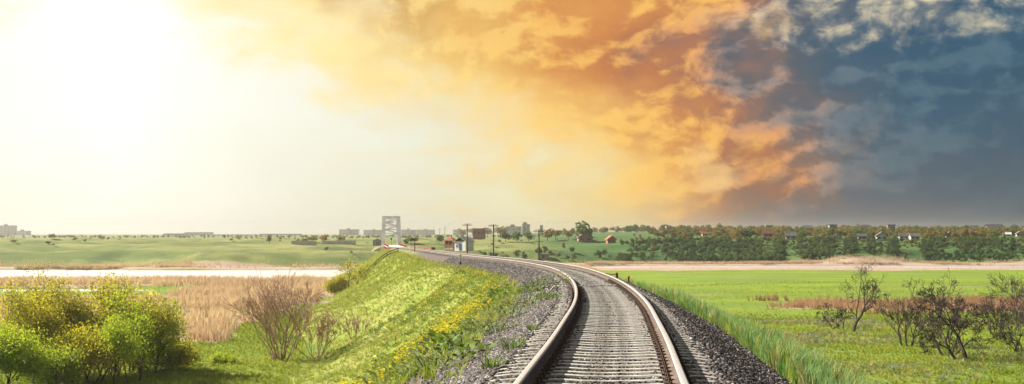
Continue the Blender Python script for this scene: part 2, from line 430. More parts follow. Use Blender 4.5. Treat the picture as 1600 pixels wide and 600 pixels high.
dr = n.mix(n.sm(fine, 0.35, 0.65, 0, .5), dr, (.43, .34, .23))
col = n.mix(n.sm(n.m('ADD', at('dry'), n.m('MULTIPLY', n.m('SUBTRACT', fine, 0.5), 0.5)), 0.35, 0.65), col, dr)
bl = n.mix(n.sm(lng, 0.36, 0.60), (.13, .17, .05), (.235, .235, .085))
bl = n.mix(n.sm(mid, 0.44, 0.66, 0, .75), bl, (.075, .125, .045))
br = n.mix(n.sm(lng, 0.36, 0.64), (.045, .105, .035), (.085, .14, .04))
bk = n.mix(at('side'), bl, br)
nz = n.xyz(n.node('ShaderNodeNewGeometry').outputs['Normal'])[2]
bk = n.mix(n.sm(nz, 0.985, 0.90, 0.0, 0.7), bk, (.045, .10, .035))          # steeper faces of the bank turn a darker green
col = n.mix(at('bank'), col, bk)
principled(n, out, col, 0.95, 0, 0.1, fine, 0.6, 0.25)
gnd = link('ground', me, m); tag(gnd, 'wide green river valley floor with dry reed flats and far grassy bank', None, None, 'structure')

# river and pond: one level sheet that shows where the ground dips under it
m, n, out = new_mat('river_water')
pos = n.node('ShaderNodeNewGeometry').outputs['Position']
wv = n.noise(n.vm('MULTIPLY', pos, (0.5, 1.4, 1.0)), 1.2, 4.0, 0.6)
principled(n, out, (.80, .84, .86), 0.38, 0.65, 0.8, wv, 0.8, 0.12)
mb = MB(); mb.add([(-900, 240, -8.62), (900, 240, -8.62), (900, 492, -8.62), (-900, 492, -8.62)], [(0, 1, 2, 3)])
riv = mb.build('river', m); tag(riv, 'pale bright river reflecting the sky beyond the reeds', None, None, 'structure')

# ------------------------------------------------------------------ embankment and ballast bed
ys = np.concatenate([np.arange(-30, 70, 0.5), np.arange(70, 180, 0.8), np.arange(180, EMB_END + 14, 2.0)])
ss = np.concatenate([np.arange(-23, -12, 0.7), np.arange(-12, -3.5, 0.45), np.arange(-3.5, 4.6, 0.15), np.arange(4.6, 15.6, 0.5)])
YS, SS = np.meshgrid(ys, ss, indexing='ij')
hd = np.arctan(heading(YS)); PX = track_x(YS) + SS * np.cos(hd); PY = YS - SS * np.sin(hd)
PZ = emb_profile(SS, YS)
ns_, nr_ = len(ss), len(ys)
ii = (np.arange(nr_ - 1)[:, None] * ns_ + np.arange(ns_ - 1)[None, :]).ravel()
me = mesh_np('embankment', np.stack([PX.ravel(), PY.ravel(), PZ.ravel()], 1), np.stack([ii, ii + 1, ii + ns_ + 1, ii + ns_], 1), True)
edge = 0.45 * (fbm(SS * 0.8, YS * 0.5, 3, 77) - 0.5)
bal = np.where(SS < 0, 1 - sstep(-SS + edge, 2.95, 3.45), 1 - sstep(SS + edge, 2.3, 2.7))
bal = bal * (1 - 0.5 * sstep(YS, 150, 230))
fattr(me, 'ballast', bal.ravel()); fattr(me, 'left', (SS < 0).ravel())
fattr(me, 'inner', (1 - sstep(np.abs(SS), 1.2, 1.7)).ravel())
m, n, out = new_mat('embankment_soil_and_ballast')
def at(nm): return n.node('ShaderNodeAttribute', attribute_name=nm).outputs['Fac']
pos = n.node('ShaderNodeNewGeometry').outputs['Position']
fine = n.noise(pos, 3.0, 5.0, 0.65); mid = n.noise(pos, 0.35, 4.0, 0.55); cell = n.node('ShaderNodeTexVoronoi'); n.put(cell.inputs['Vector'], pos); cell.inputs['Scale'].default_value = 15.0
gr = n.mix(n.sm(mid, 0.36, 0.62), (.19, .235, .03), (.26, .26, .065))
gr = n.mix(n.sm(fine, 0.42, 0.7), gr, (.10, .15, .03))
rt = n.mix(n.sm(mid, 0.38, 0.62), (.125, .19, .035), (.24, .225, .10))
gr = n.mix(at('left'), rt, gr)
ck = n.mix(0.75, (.13, .115, .105), n.mix(n.xyz(cell.outputs['Color'])[0], (.03, .026, .025), (.17, .15, .14)))
ck = n.mix(n.sm(n.noise(pos, 0.8, 3.0), .45, .62, 0, .6), ck, (.10, .065, .05))
ck = n.mix(n.m('MULTIPLY', at('inner'), 0.7), ck, n.mix(n.sm(n.xyz(pos)[1], 26, 55), (.055, .05, .047), n.mix(n.sm(fine, .35, .65), (.12, .11, .10), (.07, .063, .056))))
col = n.mix(n.sm(n.m('ADD', at('ballast'), n.m('MULTIPLY', n.m('SUBTRACT', fine, .5), .5)), .4, .6), gr, ck)
principled(n, out, col, 0.95, 0, 0.15, n.m('SUBTRACT', 1.0, cell.outputs['Distance']), 0.5, 0.04)
emb = link('embankment', me, m); tag(emb, 'grassy railway embankment with ballast shoulders curving away to the left', None, None, 'structure')

# ------------------------------------------------------------------ railway track
def track_frame(y):
    """origin at rail-top level on the centre line, with right and forward directions"""
    h = float(heading(y)); a = math.atan(h)
    return Vector((float(track_x(y)), y, float(rail_z(y)))), a
# arc-length stations
yy = np.arange(-28, 431, 0.05); xx = track_x(yy); al = np.concatenate([[0], np.cumsum(np.hypot(np.diff(xx), np.diff(yy)))])
def y_at(s): return float(np.interp(s, al, yy))
def s_at(y): return float(np.interp(y, yy, al))

m_steel, n, out = new_mat('worn_rail_steel')
tc = n.node('ShaderNodeTexCoord').outputs['Object']
nrm = n.node('ShaderNodeNewGeometry').outputs['Normal']
attr = n.node('ShaderNodeAttribute', attribute_name='polish').outputs['Fac']
nz1 = n.noise(tc, 9.0, 5.0, 0.6)
rust = n.mix(n.sm(nz1, .35, .65), (.05, .028, .02), (.085, .05, .034))
rust = n.mix(n.sm(n.noise(tc, 2.0, 4.0), .45, .65, 0, .5), rust, (.14, .105, .075))
col = n.mix(attr, rust, (.52, .55, .58))
b = principled(n, out, col, n.m('SUBTRACT', 0.85, n.m('MULTIPLY', attr, n.sm(nz1, .2, .8, .62, .50))), n.m('MULTIPLY', attr, 0.35), 0.5, nz1, 0.05, 0.003)

m_conc = rough_mat('sleeper_concrete', (.46, .44, .395), scale=4.0, col2=(.22, .195, .17), rough=0.9, bstr=0.4)
m_clip = rough_mat('rusty_fastening', (.11, .065, .045), scale=20, col2=(.05, .04, .038), rough=0.8)

track = empty('railway_track', (float(track_x(14)), 14.0, 0.0))
tag(track, 'single railway track with rusty rails on concrete sleepers curving left', 'railway track')
tinv = Matrix.Translation(-track.location)

prof = [(-.075, -.18), (.075, -.18), (.075, -.168), (.014, -.148), (.010, -.05), (.036, -.036), (.037, -.012), (.031, -.002), (.017, 0), (-.017, 0), (-.031, -.002), (-.037, -.012), (-.036, -.036), (-.010, -.05), (-.014, -.148), (-.075, -.168)]
pol = [0, 0, 0, 0, 0, .1, .6, 1, 1, 1, 1, .6, .1, 0, 0, 0]
st = np.concatenate([np.arange(s_at(-27), s_at(150), 0.4), np.arange(s_at(150), s_at(430), 3.0)])
for side in (-1, 1):
    V = []; P = []
    for s in st:
        o, a = track_frame(y_at(s)); r = Vector((math.cos(a), -math.sin(a), 0))
        for (u, w), p in zip(prof, pol):
            V.append(o + r * (side * 0.7975 + u) + Vector((0, 0, w)) - track.location); P.append(p)
    k = len(prof); i0 = np.arange(len(st) - 1)[:, None] * k; j = np.arange(k)[None, :]; j2 = (np.arange(k) + 1)[None, :] % k
    Fq = np.stack([(i0 + j).ravel(), (i0 + j2).ravel(), (i0 + k + j2).ravel(), (i0 + k + j).ravel()], 1)
    me = mesh_np('rail', np.array([tuple(v) for v in V]), Fq); fattr(me, 'polish', P)
    r_o = link('rail', me, m_steel, track)
    tag(r_o, 'left running rail with a bright worn head' if side < 0 else 'right running rail with a bright worn head')

# concrete sleeper: high rail seats, lower narrower waist, sloped ends
def sleeper_mesh():
    us = [-1.36, -1.30, -1.10, -.52, -.30, 0, .30, .52, 1.10, 1.30, 1.36]
    zt = [-.255, -.23, -.205, -.200, -.212, -.217, -.212, -.200, -.205, -.23, -.255]
    hw = [.085, .09, .095, .095, .085, .08, .085, .095, .095, .09, .085]
    V = []
    for u, z, w in zip(us, zt, hw):
        V += [(u, -w * 1.35, -.42), (u, -w, z - .02), (u, -w * .86, z), (u, w * .86, z), (u, w, z - .02), (u, w * 1.35, -.42)]
    fs = []
    for i in range(len(us) - 1):
        for j in range(5): fs.append((i * 6 + j, i * 6 + j + 1, i * 6 + 6 + j + 1, i * 6 + 6 + j))
    L = (len(us) - 1) * 6
    mb = MB(); mb.add(V, fs + [(5, 4, 3, 2, 1, 0), tuple(L + k for k in range(6))]); return mb.mesh('sleeper')
sl_me = sleeper_mesh(); sl_me.materials.append(m_conc)
def clip_mesh():
    mb = MB()                                              # base plate edge, clamp, bolt with nut
    mb.box(.075, .16, -.075, .075, -.200, -.178)
    mb.box(.045, .125, -.035, .035, -.178, -.148)
    mb.tube((.105, 0, -.178), (.105, 0, -.085), .014, n=6)
    mb.tube((.105, 0, -.148), (.105, 0, -.120), .024, n=6)
    return mb.mesh('rail_clip')
cl_me = clip_mesh(); cl_me.materials.append(m_clip)
s = s_at(-6.0); k = 0
while y_at(s) < 152 and k < 298:
    y_ = y_at(s); o, a = track_frame(y_)
    sl = link('sleeper', sl_me, None, track); sl.location = o - track.location + Vector((0, 0, random.uniform(-.006, .004)))
    sl.rotation_euler = (0, random.uniform(-.004, .004), -a + random.uniform(-.012, .012))
    if 12 < y_ < 60:
        for rs in (-1, 1):
            for cs in (-1, 1):
                c = link('rail_clip', cl_me, None, sl); c.location = (rs * .7975, 0, 0); c.rotation_euler = (0, 0, 0 if cs > 0 else math.pi)
    s += 0.545; k += 1
print('sleepers', k)

# ------------------------------------------------------------------ loose ballast stones (too many to count)
def stone_proto():
    b = bmesh.new(); bmesh.ops.create_icosphere(b, subdivisions=1, radius=1.0)
    V = np.array([v.co[:] for v in b.verts]); Fq = np.array([[v.index for v in f.verts] for f in b.faces]); b.free(); return V, Fq
SV, SF = stone_proto()
# octahedron-like chip for the many far stones
OV = np.array([[1, 0, 0], [-1, 0, 0], [0, 1, 0], [0, -1, 0], [0, 0, 1], [0, 0, -1]], float)
OF = np.array([[0, 2, 4], [2, 1, 4], [1, 3, 4], [3, 0, 4], [2, 0, 5], [1, 2, 5], [3, 1, 5], [0, 3, 5]])
def stones(name, ysa, ssa, size, chip, mat, label, sink=0.25):
    n_ = len(ysa); BV, BF = (OV, OF) if chip else (SV, SF)
    ph = np.abs((np.interp(ysa, yy, al) - s_at(-6.0) + .2725) % .545 - .2725)          # keep the sleeper tops clear
    ok = (ph > .085 + .35 * size) | (np.abs(ssa) > 1.33) | (rng.random(n_) < .012); ysa, ssa, size = ysa[ok], ssa[ok], size[ok]; n_ = len(ysa)
    hd = np.arctan(heading(ysa)); X = track_x(ysa) + ssa * np.cos(hd); Y = ysa - ssa * np.sin(hd); Z = emb_profile(ssa, ysa)
    q = rng.normal(size=(n_, 4)); q /= np.linalg.norm(q, axis=1)[:, None]; w, a, b, c = q.T
    Rm = np.stack([1 - 2 * (b * b + c * c), 2 * (a * b - c * w), 2 * (a * c + b * w), 2 * (a * b + c * w), 1 - 2 * (a * a + c * c), 2 * (b * c - a * w),
                   2 * (a * c - b * w), 2 * (b * c + a * w), 1 - 2 * (a * a + b * b)], 1).reshape(-1, 3, 3)
    sc = size[:, None] * rng.uniform(0.55, 1.25, (n_, 3))
    jit = 1 + rng.uniform(-.22, .22, (n_, len(BV), 1))
    P = BV[None] * jit * sc[:, None, :]
    P = np.einsum('nij,nkj->nki', Rm, P)
    P[:, :, 2] *= 0.8
    P += np.stack([X, Y, Z + size * (0.5 - sink)], 1)[:, None, :]
    Fq = (BF[None] + (np.arange(n_) * len(BV))[:, None, None]).reshape(-1, 3)
    o = link(name, mesh_np(name, P.reshape(-1, 3), Fq), mat); tag(o, label, None, None, 'stuff'); return o
m_stone, n, out = new_mat('crushed_stone')
ri = n.node('ShaderNodeNewGeometry'); rv = ri.outputs['Random Per Island']
c = n.ramp(rv, [(0, (.016, .015, .016)), (.35, (.04, .035, .034)), (.6, (.07, .052, .046)), (.76, (.115, .103, .098)), (.9, (.21, .195, .18)), (.96, (.32, .30, .275)), (1, (.10, .055, .04))])
c = n.mix(n.sm(n.noise(ri.outputs['Position'], 0.55, 3.0), .42, .62, 0, .35), c, (.065, .045, .038))
principled(n, out, c, 0.75, 0, 0.4)
def scatter_bal(y0, y1, dens, ranges):
    Y = []; Sx = []
    for a, b in ranges:
        k = int((y1 - y0) * (b - a) * dens); Y.append(rng.uniform(y0, y1, k)); Sx.append(rng.uniform(a, b, k))
    Y = np.concatenate(Y); Sx = np.concatenate(Sx)
    e = 0.5 * (fbm(Sx * .8, Y * .5, 3, 77) - .5)
    keep = np.where(Sx < 0, -Sx + e < 3.25, Sx + e < 2.65); return Y[keep], Sx[keep]
shoulders = [(-3.5, -.85), (.85, 3.0)]
ya, sa = scatter_bal(11, 24, 520, shoulders); stones('ballast_stones', ya, sa, rng.uniform(.022, .046, len(ya)), False, m_stone, 'dark crushed stone ballast heaped along both sides of the near track')
ya, sa = scatter_bal(24, 48, 330, shoulders); stones('ballast_stones', ya, sa, rng.uniform(.026, .05, len(ya)), True, m_stone, 'crushed stone ballast along both sides of the middle stretch of track')
ya, sa = scatter_bal(48, 150, 80, shoulders); stones('ballast_stones', ya, sa, rng.uniform(.035, .06, len(ya)), True, m_stone, 'crushed stone ballast along both sides of the far stretch of track')
# smaller grey chippings between the sleepers
m_chip, n, out = new_mat('grey_chippings')
rv = n.node('ShaderNodeNewGeometry').outputs['Random Per Island']
c = n.ramp(rv, [(0, (.02, .018, .017)), (.45, (.05, .044, .04)), (.8, (.11, .098, .088)), (1, (.24, .22, .195))])
principled(n, out, n.mix(n.sm(n.xyz(n.node('ShaderNodeNewGeometry').outputs['Position'])[1], 26, 60, 0, .65), c, (.11, .10, .09)), 0.85, 0, 0.25)
def inner(y0, y1, dens, lo, hi):
    k = int((y1 - y0) * 1.5 * dens); Y = rng.uniform(y0, y1, k); Sx = rng.uniform(-.74, .74, k)
    return stones('ballast_chippings', Y, Sx, rng.uniform(lo, hi, k), True, m_chip, 'grey dusty stone chippings filling the bays between the sleepers' + (' up close' if y0 < 20 else ' farther off' if y0 < 50 else ' beyond the bend'), 0.1)
inner(11, 26, 560, .016, .036); inner(26, 55, 240, .02, .038); inner(55, 110, 60, .03, .045)
# heavier stones packed against the rail feet
def rail_side(y0, y1, dens, chip):
    Y = []; Sx = []
    for c in (-.7975, .7975):
        for sgn in (-1, 1):
            k = int((y1 - y0) * dens); Y.append(rng.uniform(y0, y1, k)); Sx.append(c + sgn * rng.uniform(.10, .24, k))
    Y = np.concatenate(Y); Sx = np.concatenate(Sx)
    stones('ballast_stones', Y, Sx, rng.uniform(.025, .045, len(Y)) * (1.3 if chip else 1), chip, m_stone, 'dark stones packed along the foot of the rails' + (' at the bend' if chip else ' up close'), -0.15)
rail_side(11, 40, 60, False); rail_side(40, 115, 45, True)

# white cable laid across the track
m_cable = rough_mat('white_cable', (.72, .70, .66), scale=5, rough=0.6)
def ribbon(name, pts, r, mat, n=6, parent=None):
    mb = MB()
    for a, b in zip(pts[:-1], pts[1:]): mb.tube(a, b, r, n=n)
    return mb.build(name, mat, parent, smooth=True)
pts = []
for i, u in enumerate(np.linspace(-2.2, .70, 24)):
    y_ = 53.5 + 1.2 * u / 2 + 0.15 * math.sin(u * 3); o, a = track_frame(y_)
    zz = -.192 + .01 * math.sin(u * 9) if abs(abs(u) - .7975) > .14 else -.192
    if u < -1.45: zz = -.3 - (abs(u) - 1.45) * .35
    pts.append(o + Vector((math.cos(a), -math.sin(a), 0)) * u + Vector((0, 0, zz + .02)))
cb = ribbon('cable', pts, .022, m_cable); tag(cb, 'thin white cable lying across the sleepers under the rails', 'cable')

# ------------------------------------------------------------------ scattering of countless plants
PROTO = {}
def proto_collection(name, objs):
    c = bpy.data.collections.new(name)
    for o in objs: c.objects.link(o)
    return c
def gn_tree(coll):
    g = bpy.data.node_groups.new('scatter_' + coll.name, 'GeometryNodeTree')
    g.interface.new_socket('Geometry', in_out='INPUT', socket_type='NodeSocketGeometry'); g.interface.new_socket('Geometry', in_out='OUTPUT', socket_type='NodeSocketGeometry')
    i = g.nodes.new('NodeGroupInput'); o = g.nodes.new('NodeGroupOutput'); ip = g.nodes.new('GeometryNodeInstanceOnPoints')
    ci = g.nodes.new('GeometryNodeCollectionInfo'); ci.inputs['Collection'].default_value = coll
    ci.inputs['Separate Children'].default_value = True; ci.inputs['Reset Children'].default_value = True
    def na(nm, t):
        a = g.nodes.new('GeometryNodeInputNamedAttribute'); a.data_type = t; a.inputs[0].default_value = nm; return a.outputs[0]
    L = g.links.new
    L(i.outputs[0], ip.inputs['Points']); L(ci.outputs[0], ip.inputs['Instance']); ip.inputs['Pick Instance'].default_value = True
    L(na('pick', 'INT'), ip.inputs['Instance Index']); L(na('rot', 'FLOAT_VECTOR'), ip.inputs['Rotation']); L(na('scl', 'FLOAT_VECTOR'), ip.inputs['Scale'])
    L(ip.outputs[0], o.inputs[0]); return g
def scatter(name, P, scl, coll, label, tilt=0.15, wide=None):
    """one object of uncountable plants standing at the points P"""
    k = len(P); me = bpy.data.meshes.new(name); me.vertices.add(k); me.vertices.foreach_set('co', np.asarray(P, np.float32).ravel())
    a = me.attributes.new('pick', 'INT', 'POINT'); a.data.foreach_set('value', rng.integers(0, 1000, k).astype(np.int32) % len(coll.objects))
    rt = np.stack([rng.normal(0, tilt, k), rng.normal(0, tilt, k), rng.uniform(0, 6.283, k)], 1)
    a = me.attributes.new('rot', 'FLOAT_VECTOR', 'POINT'); a.data.foreach_set('vector', rt.astype(np.float32).ravel())
    w = scl if wide is None else wide
    a = me.attributes.new('scl', 'FLOAT_VECTOR', 'POINT'); a.data.foreach_set('vector', np.stack([w, w, scl], 1).astype(np.float32).ravel())
    o = link(name, me); md = o.modifiers.new('scatter', 'NODES'); md.node_group = gn_tree(coll)
    tag(o, label, None, None, 'stuff'); return o

def tuft(name, mat, blades, h, spread, width, droop=0.5, up=0.3, hvar=0.5):
    V = []; Fq = []
    for i in range(blades):
        a = random.uniform(0, 6.283); r0 = spread * 0.35 * math.sqrt(random.random()); hh = h * random.uniform(1 - hvar, 1.0)
        x0, y0 = math.cos(a) * r0, math.sin(a) * r0; b = a + random.uniform(-.9, .9)
        dx, dy = math.cos(b), math.sin(b); lean = spread * random.uniform(up, 1.0); w = width * random.uniform(.6, 1.1)
        px, py = -dy * w / 2, dx * w / 2
        m1 = (x0 + dx * lean * .35, y0 + dy * lean * .35, hh * .62); tp = (x0 + dx * lean, y0 + dy * lean, hh * (1 - droop * random.random() * .5))
        k = len(V)
        V += [(x0 - px, y0 - py, -.03), (x0 + px, y0 + py, -.03), (m1[0] - px * .8, m1[1] - py * .8, m1[2]), (m1[0] + px * .8, m1[1] + py * .8, m1[2]), tp]
        Fq += [(k, k + 1, k + 3), (k, k + 3, k + 2), (k + 2, k + 3, k + 4)]
    me = mesh_np(name, V, Fq); me.materials.append(mat); return bpy.data.objects.new(name, me)
def herb(name, mat, leaves, h, spread, size):
    """low broad-leaved weed: small faces through a dome"""
    V = []; Fq = []
    for i in range(leaves):
        a = random.uniform(0, 6.283); r = spread * math.sqrt(random.random()); z = h * random.uniform(.08, 1) * (1 - .55 * (r / spread) ** 2)
        c = Vector((math.cos(a) * r, math.sin(a) * r, z)); d = Vector((math.cos(a) + random.uniform(-.6, .6), math.sin(a) + random.uniform(-.6, .6), random.uniform(-.1, 1.0))).normalized()
        s = d.cross(Vector((random.uniform(-.4, .4), random.uniform(-.4, .4), 1))).normalized(); l = size * random.uniform(.6, 1.2); w = l * .34
        k = len(V); V += [c - d * l * .5, c + s * w, c + d * l * .6, c - s * w]; Fq += [(k, k + 1, k + 2), (k, k + 2, k + 3)]
    me = mesh_np(name, [tuple(v) for v in V], Fq); me.materials.append(mat); return bpy.data.objects.new(name, me)
def flower_clump(name, mat, stem, k, h, spread, size):
    V = []; Fq = []; mi = []
    for i in range(k):
        a = random.uniform(0, 6.283); r = spread * math.sqrt(random.random()); x0, y0 = math.cos(a) * r, math.sin(a) * r; z = h * random.uniform(.6, 1)
        b = len(V); w = .006
        V += [(x0 * .4 - w, y0 * .4, 0), (x0 * .4 + w, y0 * .4, 0), (x0, y0, z)]; Fq.append((b, b + 1, b + 2)); mi.append(1)
        for q in range(2):
            t = random.uniform(0, 6.28); s = size * random.uniform(.6, 1.1); b = len(V)
            u = Vector((math.cos(t), math.sin(t), random.uniform(-.4, .4))); v = Vector((-math.sin(t), math.cos(t), random.uniform(-.4, .4))); c = Vector((x0, y0, z + q * size * .3))
            V += [c - u * s - v * s, c + u * s - v * s, c + u * s + v * s, c - u * s + v * s]; Fq += [(b, b + 1, b + 2), (b, b + 2, b + 3)]; mi += [0, 0]
    me = mesh_np(name, [tuple(v) for v in V], Fq); me.materials.append(mat); me.materials.append(stem); me.polygons.foreach_set('material_index', np.array(mi, np.int32))
    return bpy.data.objects.new(name, me)

m_grass = leaf_mat('slope_grass', [(0, (.13, .205, .022)), (.3, (.215, .29, .03)), (.6, (.31, .345, .055)), (.85, (.39, .375, .11)), (1, (.42, .36, .19))], .4, patch=0.45)
m_blue = leaf_mat('couch_grass', [(0, (.065, .155, .055)), (.35, (.12, .245, .08)), (.7, (.19, .32, .12)), (.9, (.33, .41, .20)), (1, (.46, .50, .28))], .42, patch=0.3)
m_lush = leaf_mat('meadow_grass', [(0, (.15, .21, .018)), (.5, (.24, .30, .03)), (1, (.32, .345, .06))], .45, patch=0.1)
m_weed = leaf_mat('weed_leaves', [(0, (.085, .17, .03)), (.5, (.14, .22, .045)), (1, (.21, .26, .09))], .4)
m_grey = leaf_mat('wormwood_leaves', [(0, (.12, .17, .085)), (.5, (.19, .235, .12)), (1, (.26, .29, .16))], .35)
m_flower = leaf_mat('yellow_petals', [(0, (.60, .48, .012)), (1, (.75, .64, .03))], .35)
m_reed = leaf_mat('dry_reed', [(0, (.35, .245, .205)), (.5, (.45, .33, .285)), (1, (.55, .44, .375))], .5, patch=0.05)
m_rust_reed = leaf_mat('rusty_reed', [(0, (.26, .155, .10)), (.5, (.34, .21, .14)), (1, (.42, .28, .19))], .35, patch=0.08)
m_straw = leaf_mat('straw', [(0, (.30, .25, .12)), (1, (.42, .36, .20))], .35)

cg = proto_collection('grass_kinds', [tuft('g%d' % i, m_grass, 13, .30, .17, .014) for i in range(4)] + [tuft('gs', m_straw, 7, .36, .16, .008)] + [herb('gh', m_weed, 30, .14, .16, .08)])
cb_ = proto_collection('couch_kinds', [tuft('b%d' % i, m_blue, 15, .46, .20, .016, .35, .15) for i in range(5)] + [tuft('bs', m_straw, 9, .5, .2, .010, .35, .15), tuft('bg', m_grass, 14, .4, .2, .014, .35, .15)])
cl_ = proto_collection('lush_kinds', [tuft('l%d' % i, m_lush, 16, .30, .30, .035) for i in range(4)])
cr_ = proto_collection('reed_kinds', [tuft('r%d' % i, m_reed, 16, 1.7, .55, .045, .15, .05) for i in range(4)])
crr = proto_collection('rusty_kinds', [tuft('rr%d' % i, m_rust_reed, 16, 1.3, .5, .045, .15, .05) for i in range(4)])
cf_ = proto_collection('flower_kinds', [flower_clump('f%d' % i, m_flower, m_weed, 11, .34, .24, .017) for i in range(3)])
ch_ = proto_collection('herb_kinds', [herb('h%d' % i, m_weed, 46, .22, .28, .10) for i in range(3)] + [herb('hg', m_grey, 60, .20, .26, .06)])

def emb_pts(y, s):
    hd = np.arctan(heading(y)); X = track_x(y) + s * np.cos(hd); Y = y - s * np.sin(hd); return np.stack([X, Y, emb_profile(s, y)], 1)
def slope_pts(y0, y1, s0, s1, dens):
    k = int((y1 - y0) * (s1 - s0) * dens); y = rng.uniform(y0, y1, k); s = rng.uniform(s0, s1, k)
    return y, s
# left slope
Y = []; Sx = []
for y0, y1, dn in ((14, 45, 16), (45, 80, 17), (80, 170, 12)):
    y, s = slope_pts(y0, y1, -19, -2.6, dn * .8); e = .5 * (fbm(s * .8, y * .5, 3, 77) - .5)
    k = (-s + e > 3.0 - .5 * rng.random(len(y)) ** 2 * 2) & ((y > 40) | (s > -9)); Y.append(y[k]); Sx.append(s[k])
y = np.concatenate(Y); s = np.concatenate(Sx); P = emb_pts(y, s)
scatter('slope_grass', P, rng.uniform(.6, 1.25, len(P)) * (0.7 + .6 * fbm(P[:, 0] * .3, P[:, 1] * .3, 3, 81)), cg, 'yellow green grass covering the sunny left slope of the embankment')
y, s = slope_pts(170, 362, -18, -2.6, 3.0); P = emb_pts(y, s)
scatter('slope_grass', P, rng.uniform(1.2, 2.2, len(P)), cg, 'grass on the distant end of the embankment towards the bridge')
# yellow flowers in drifts on the left slope
y, s = slope_pts(16, 118, -9.5, -3.4, 9); nfl = fbm(s * .22 + 2, y * .085 + 1, 3, 91); k = rng.random(len(y)) < (.04 + .20 * sstep(nfl, .44, .68))
P = emb_pts(y[k], s[k]); scatter('yellow_flowers', P, rng.uniform(.8, 1.5, len(P)), cf_, 'drifts of small yellow flowers in the grass of the left slope')
y, s = slope_pts(13, 75, -3.5, -1.75, 9); nb = fbm(s * .9, y * .28, 3, 95); k = rng.random(len(y)) < sstep(nb - .10 * (s + 3.5), .46, .62) * .8
P = emb_pts(y[k], s[k]); scatter('ballast_weeds', P, rng.uniform(.35, .9, len(P)), cg, 'thin tufts of grass creeping into the left ballast shoulder')
# herbs on slopes
y, s = slope_pts(14, 120, -10, -3.0, 1.5); P = emb_pts(y, s); scatter('slope_herbs', P, rng.uniform(.6, 1.5, len(P)), ch_, 'broad leaved green weeds among the grass of the left slope')
# right shoulder: tall blue-green grass
Y = []; Sx = []
for y0, y1, dn in ((10, 30, 60), (30, 60, 45), (60, 112, 22)):
    y, s = slope_pts(y0, y1, 2.2, 5.6, dn); e = .6 * (fbm(s * .8, y * .5, 3, 77) - .5)
    k = (s + e > 2.62 + .25 * rng.random(len(y))) & (rng.random(len(y)) < 1 - .55 * sstep(s, 4.6, 5.6)); Y.append(y[k]); Sx.append(s[k])
y = np.concatenate(Y); s = np.concatenate(Sx); P = emb_pts(y, s)
scatter('tall_grass', P, rng.uniform(.55, 1.2, len(P)) * (.65 + .7 * fbm(P[:, 0] * .5, P[:, 1] * .4, 3, 83)), cb_, 'tall blue green couch grass along the right shoulder of the ballast')
y, s = slope_pts(14, 130, 5.2, 14, 6); P = emb_pts(y, s); scatter('slope_grass', P, rng.uniform(.7, 1.4, len(P)), cg, 'pale mixed grass on the shaded right slope of the embankment')
# meadow tufts
def field(x0, x1, y0, y1, dens, keep=None):
    k = int((x1 - x0) * (y1 - y0) * dens); x = rng.uniform(x0, x1, k); y = rng.uniform(y0, y1, k)
    ok = np.abs(x / np.maximum(y, 1)) < .36
    s = x - track_x(np.clip(y, -40, 500)); ok &= (s < -15) | (s > 11.5)
    if keep is not None: ok &= rng.random(k) < keep(x, y)
    x, y = x[ok], y[ok]; return np.stack([x, y, ground_z(x, y)], 1)
P = field(-52, -8, 84, 190, 7, lambda x, y: (1 - reed_left(x, y))); scatter('meadow_grass', P, rng.uniform(.5, 1.1, len(P)), cl_, 'bright green meadow grass at the foot of the left slope')
P = field(9, 66, 78, 185, 7, lambda x, y: (1 - reed_right(x, y)) * (.35 + .65 * sstep(fbm(x / 5, y / 5, 3, 85), .38, .55))); scatter('meadow_grass', P, rng.uniform(.45, 1.0, len(P)), cl_, 'bright green meadow grass under the bare trees on the right')
cp_ = proto_collection('pale_kinds', [tuft('ps%d' % i, m_straw, 22, .42, .35, .022) for i in range(2)] + [herb('pg%d' % i, m_grey, 60, .3, .4, .10) for i in range(2)])
P = field(9, 66, 60, 176, 5.0, lambda x, y: sstep(fbm(x / 7 + 7, y / 9, 4, 86), .44, .62) * (.25 + .75 * sstep(x / y, .26, .17))); scatter('pale_weeds', P, rng.uniform(.5, 1.4, len(P)), cp_, 'pale weeds and straw between the right slope and the meadow')
P = field(20, 120, 185, 300, 1.3, lambda x, y: (1 - reed_right(x, y)) * (.2 + .8 * sstep(fbm(x / 14, y / 10, 3, 88), .4, .6))); scatter('meadow_grass', P, rng.uniform(.25, .7, len(P)), cl_, 'sparser grass tussocks on the bright flats beyond the rusty reeds')
# reeds
P = field(-125, -14, 126, 308, 2.6, lambda x, y: reed_left(x, y) * (y < river_near(x) - 2) * (.35 + .65 * sstep(fbm(x / 6, y / 9, 3, 89), .36, .5))); scatter('reed_bed', P, rng.uniform(.6, 1.05, len(P)), cr_, 'wide bed of dry tan reeds between the meadow and the river')
P = field(-20, 20, 290, 420, 1.0, lambda x, y: (y < river_near(x)) * 1.0); scatter('reed_bed', P, rng.uniform(.5, .9, len(P)), cr_, 'dry reeds on the flats beside the bridge approach')
P = field(22, 92, 160, 236, 3.0, lambda x, y: reed_right(x, y)); scatter('reed_bed', P, rng.uniform(.5, 1.0, len(P)), crr, 'patches of rusty brown reeds in the green flats on the right')
P = field(10, 160, 376, 432, .8, lambda x, y: (y < river_near(x) - 1) * .7); scatter('reed_bed', P, rng.uniform(.10, .2, len(P)), cr_, 'low pale reeds along the near shore of the river on the right')
k = 26000; x = rng.uniform(-165, 185, k); d = np.abs(rng.normal(0, 6.5, k)); y = river_far(x) + 2 + d
keep = rng.random(k) < sstep(fbm(x / 9, d / 6, 3, 87), .42, .60) * np.where((x > -85) & (x < -38), .15, 1); x, y = x[keep], y[keep]
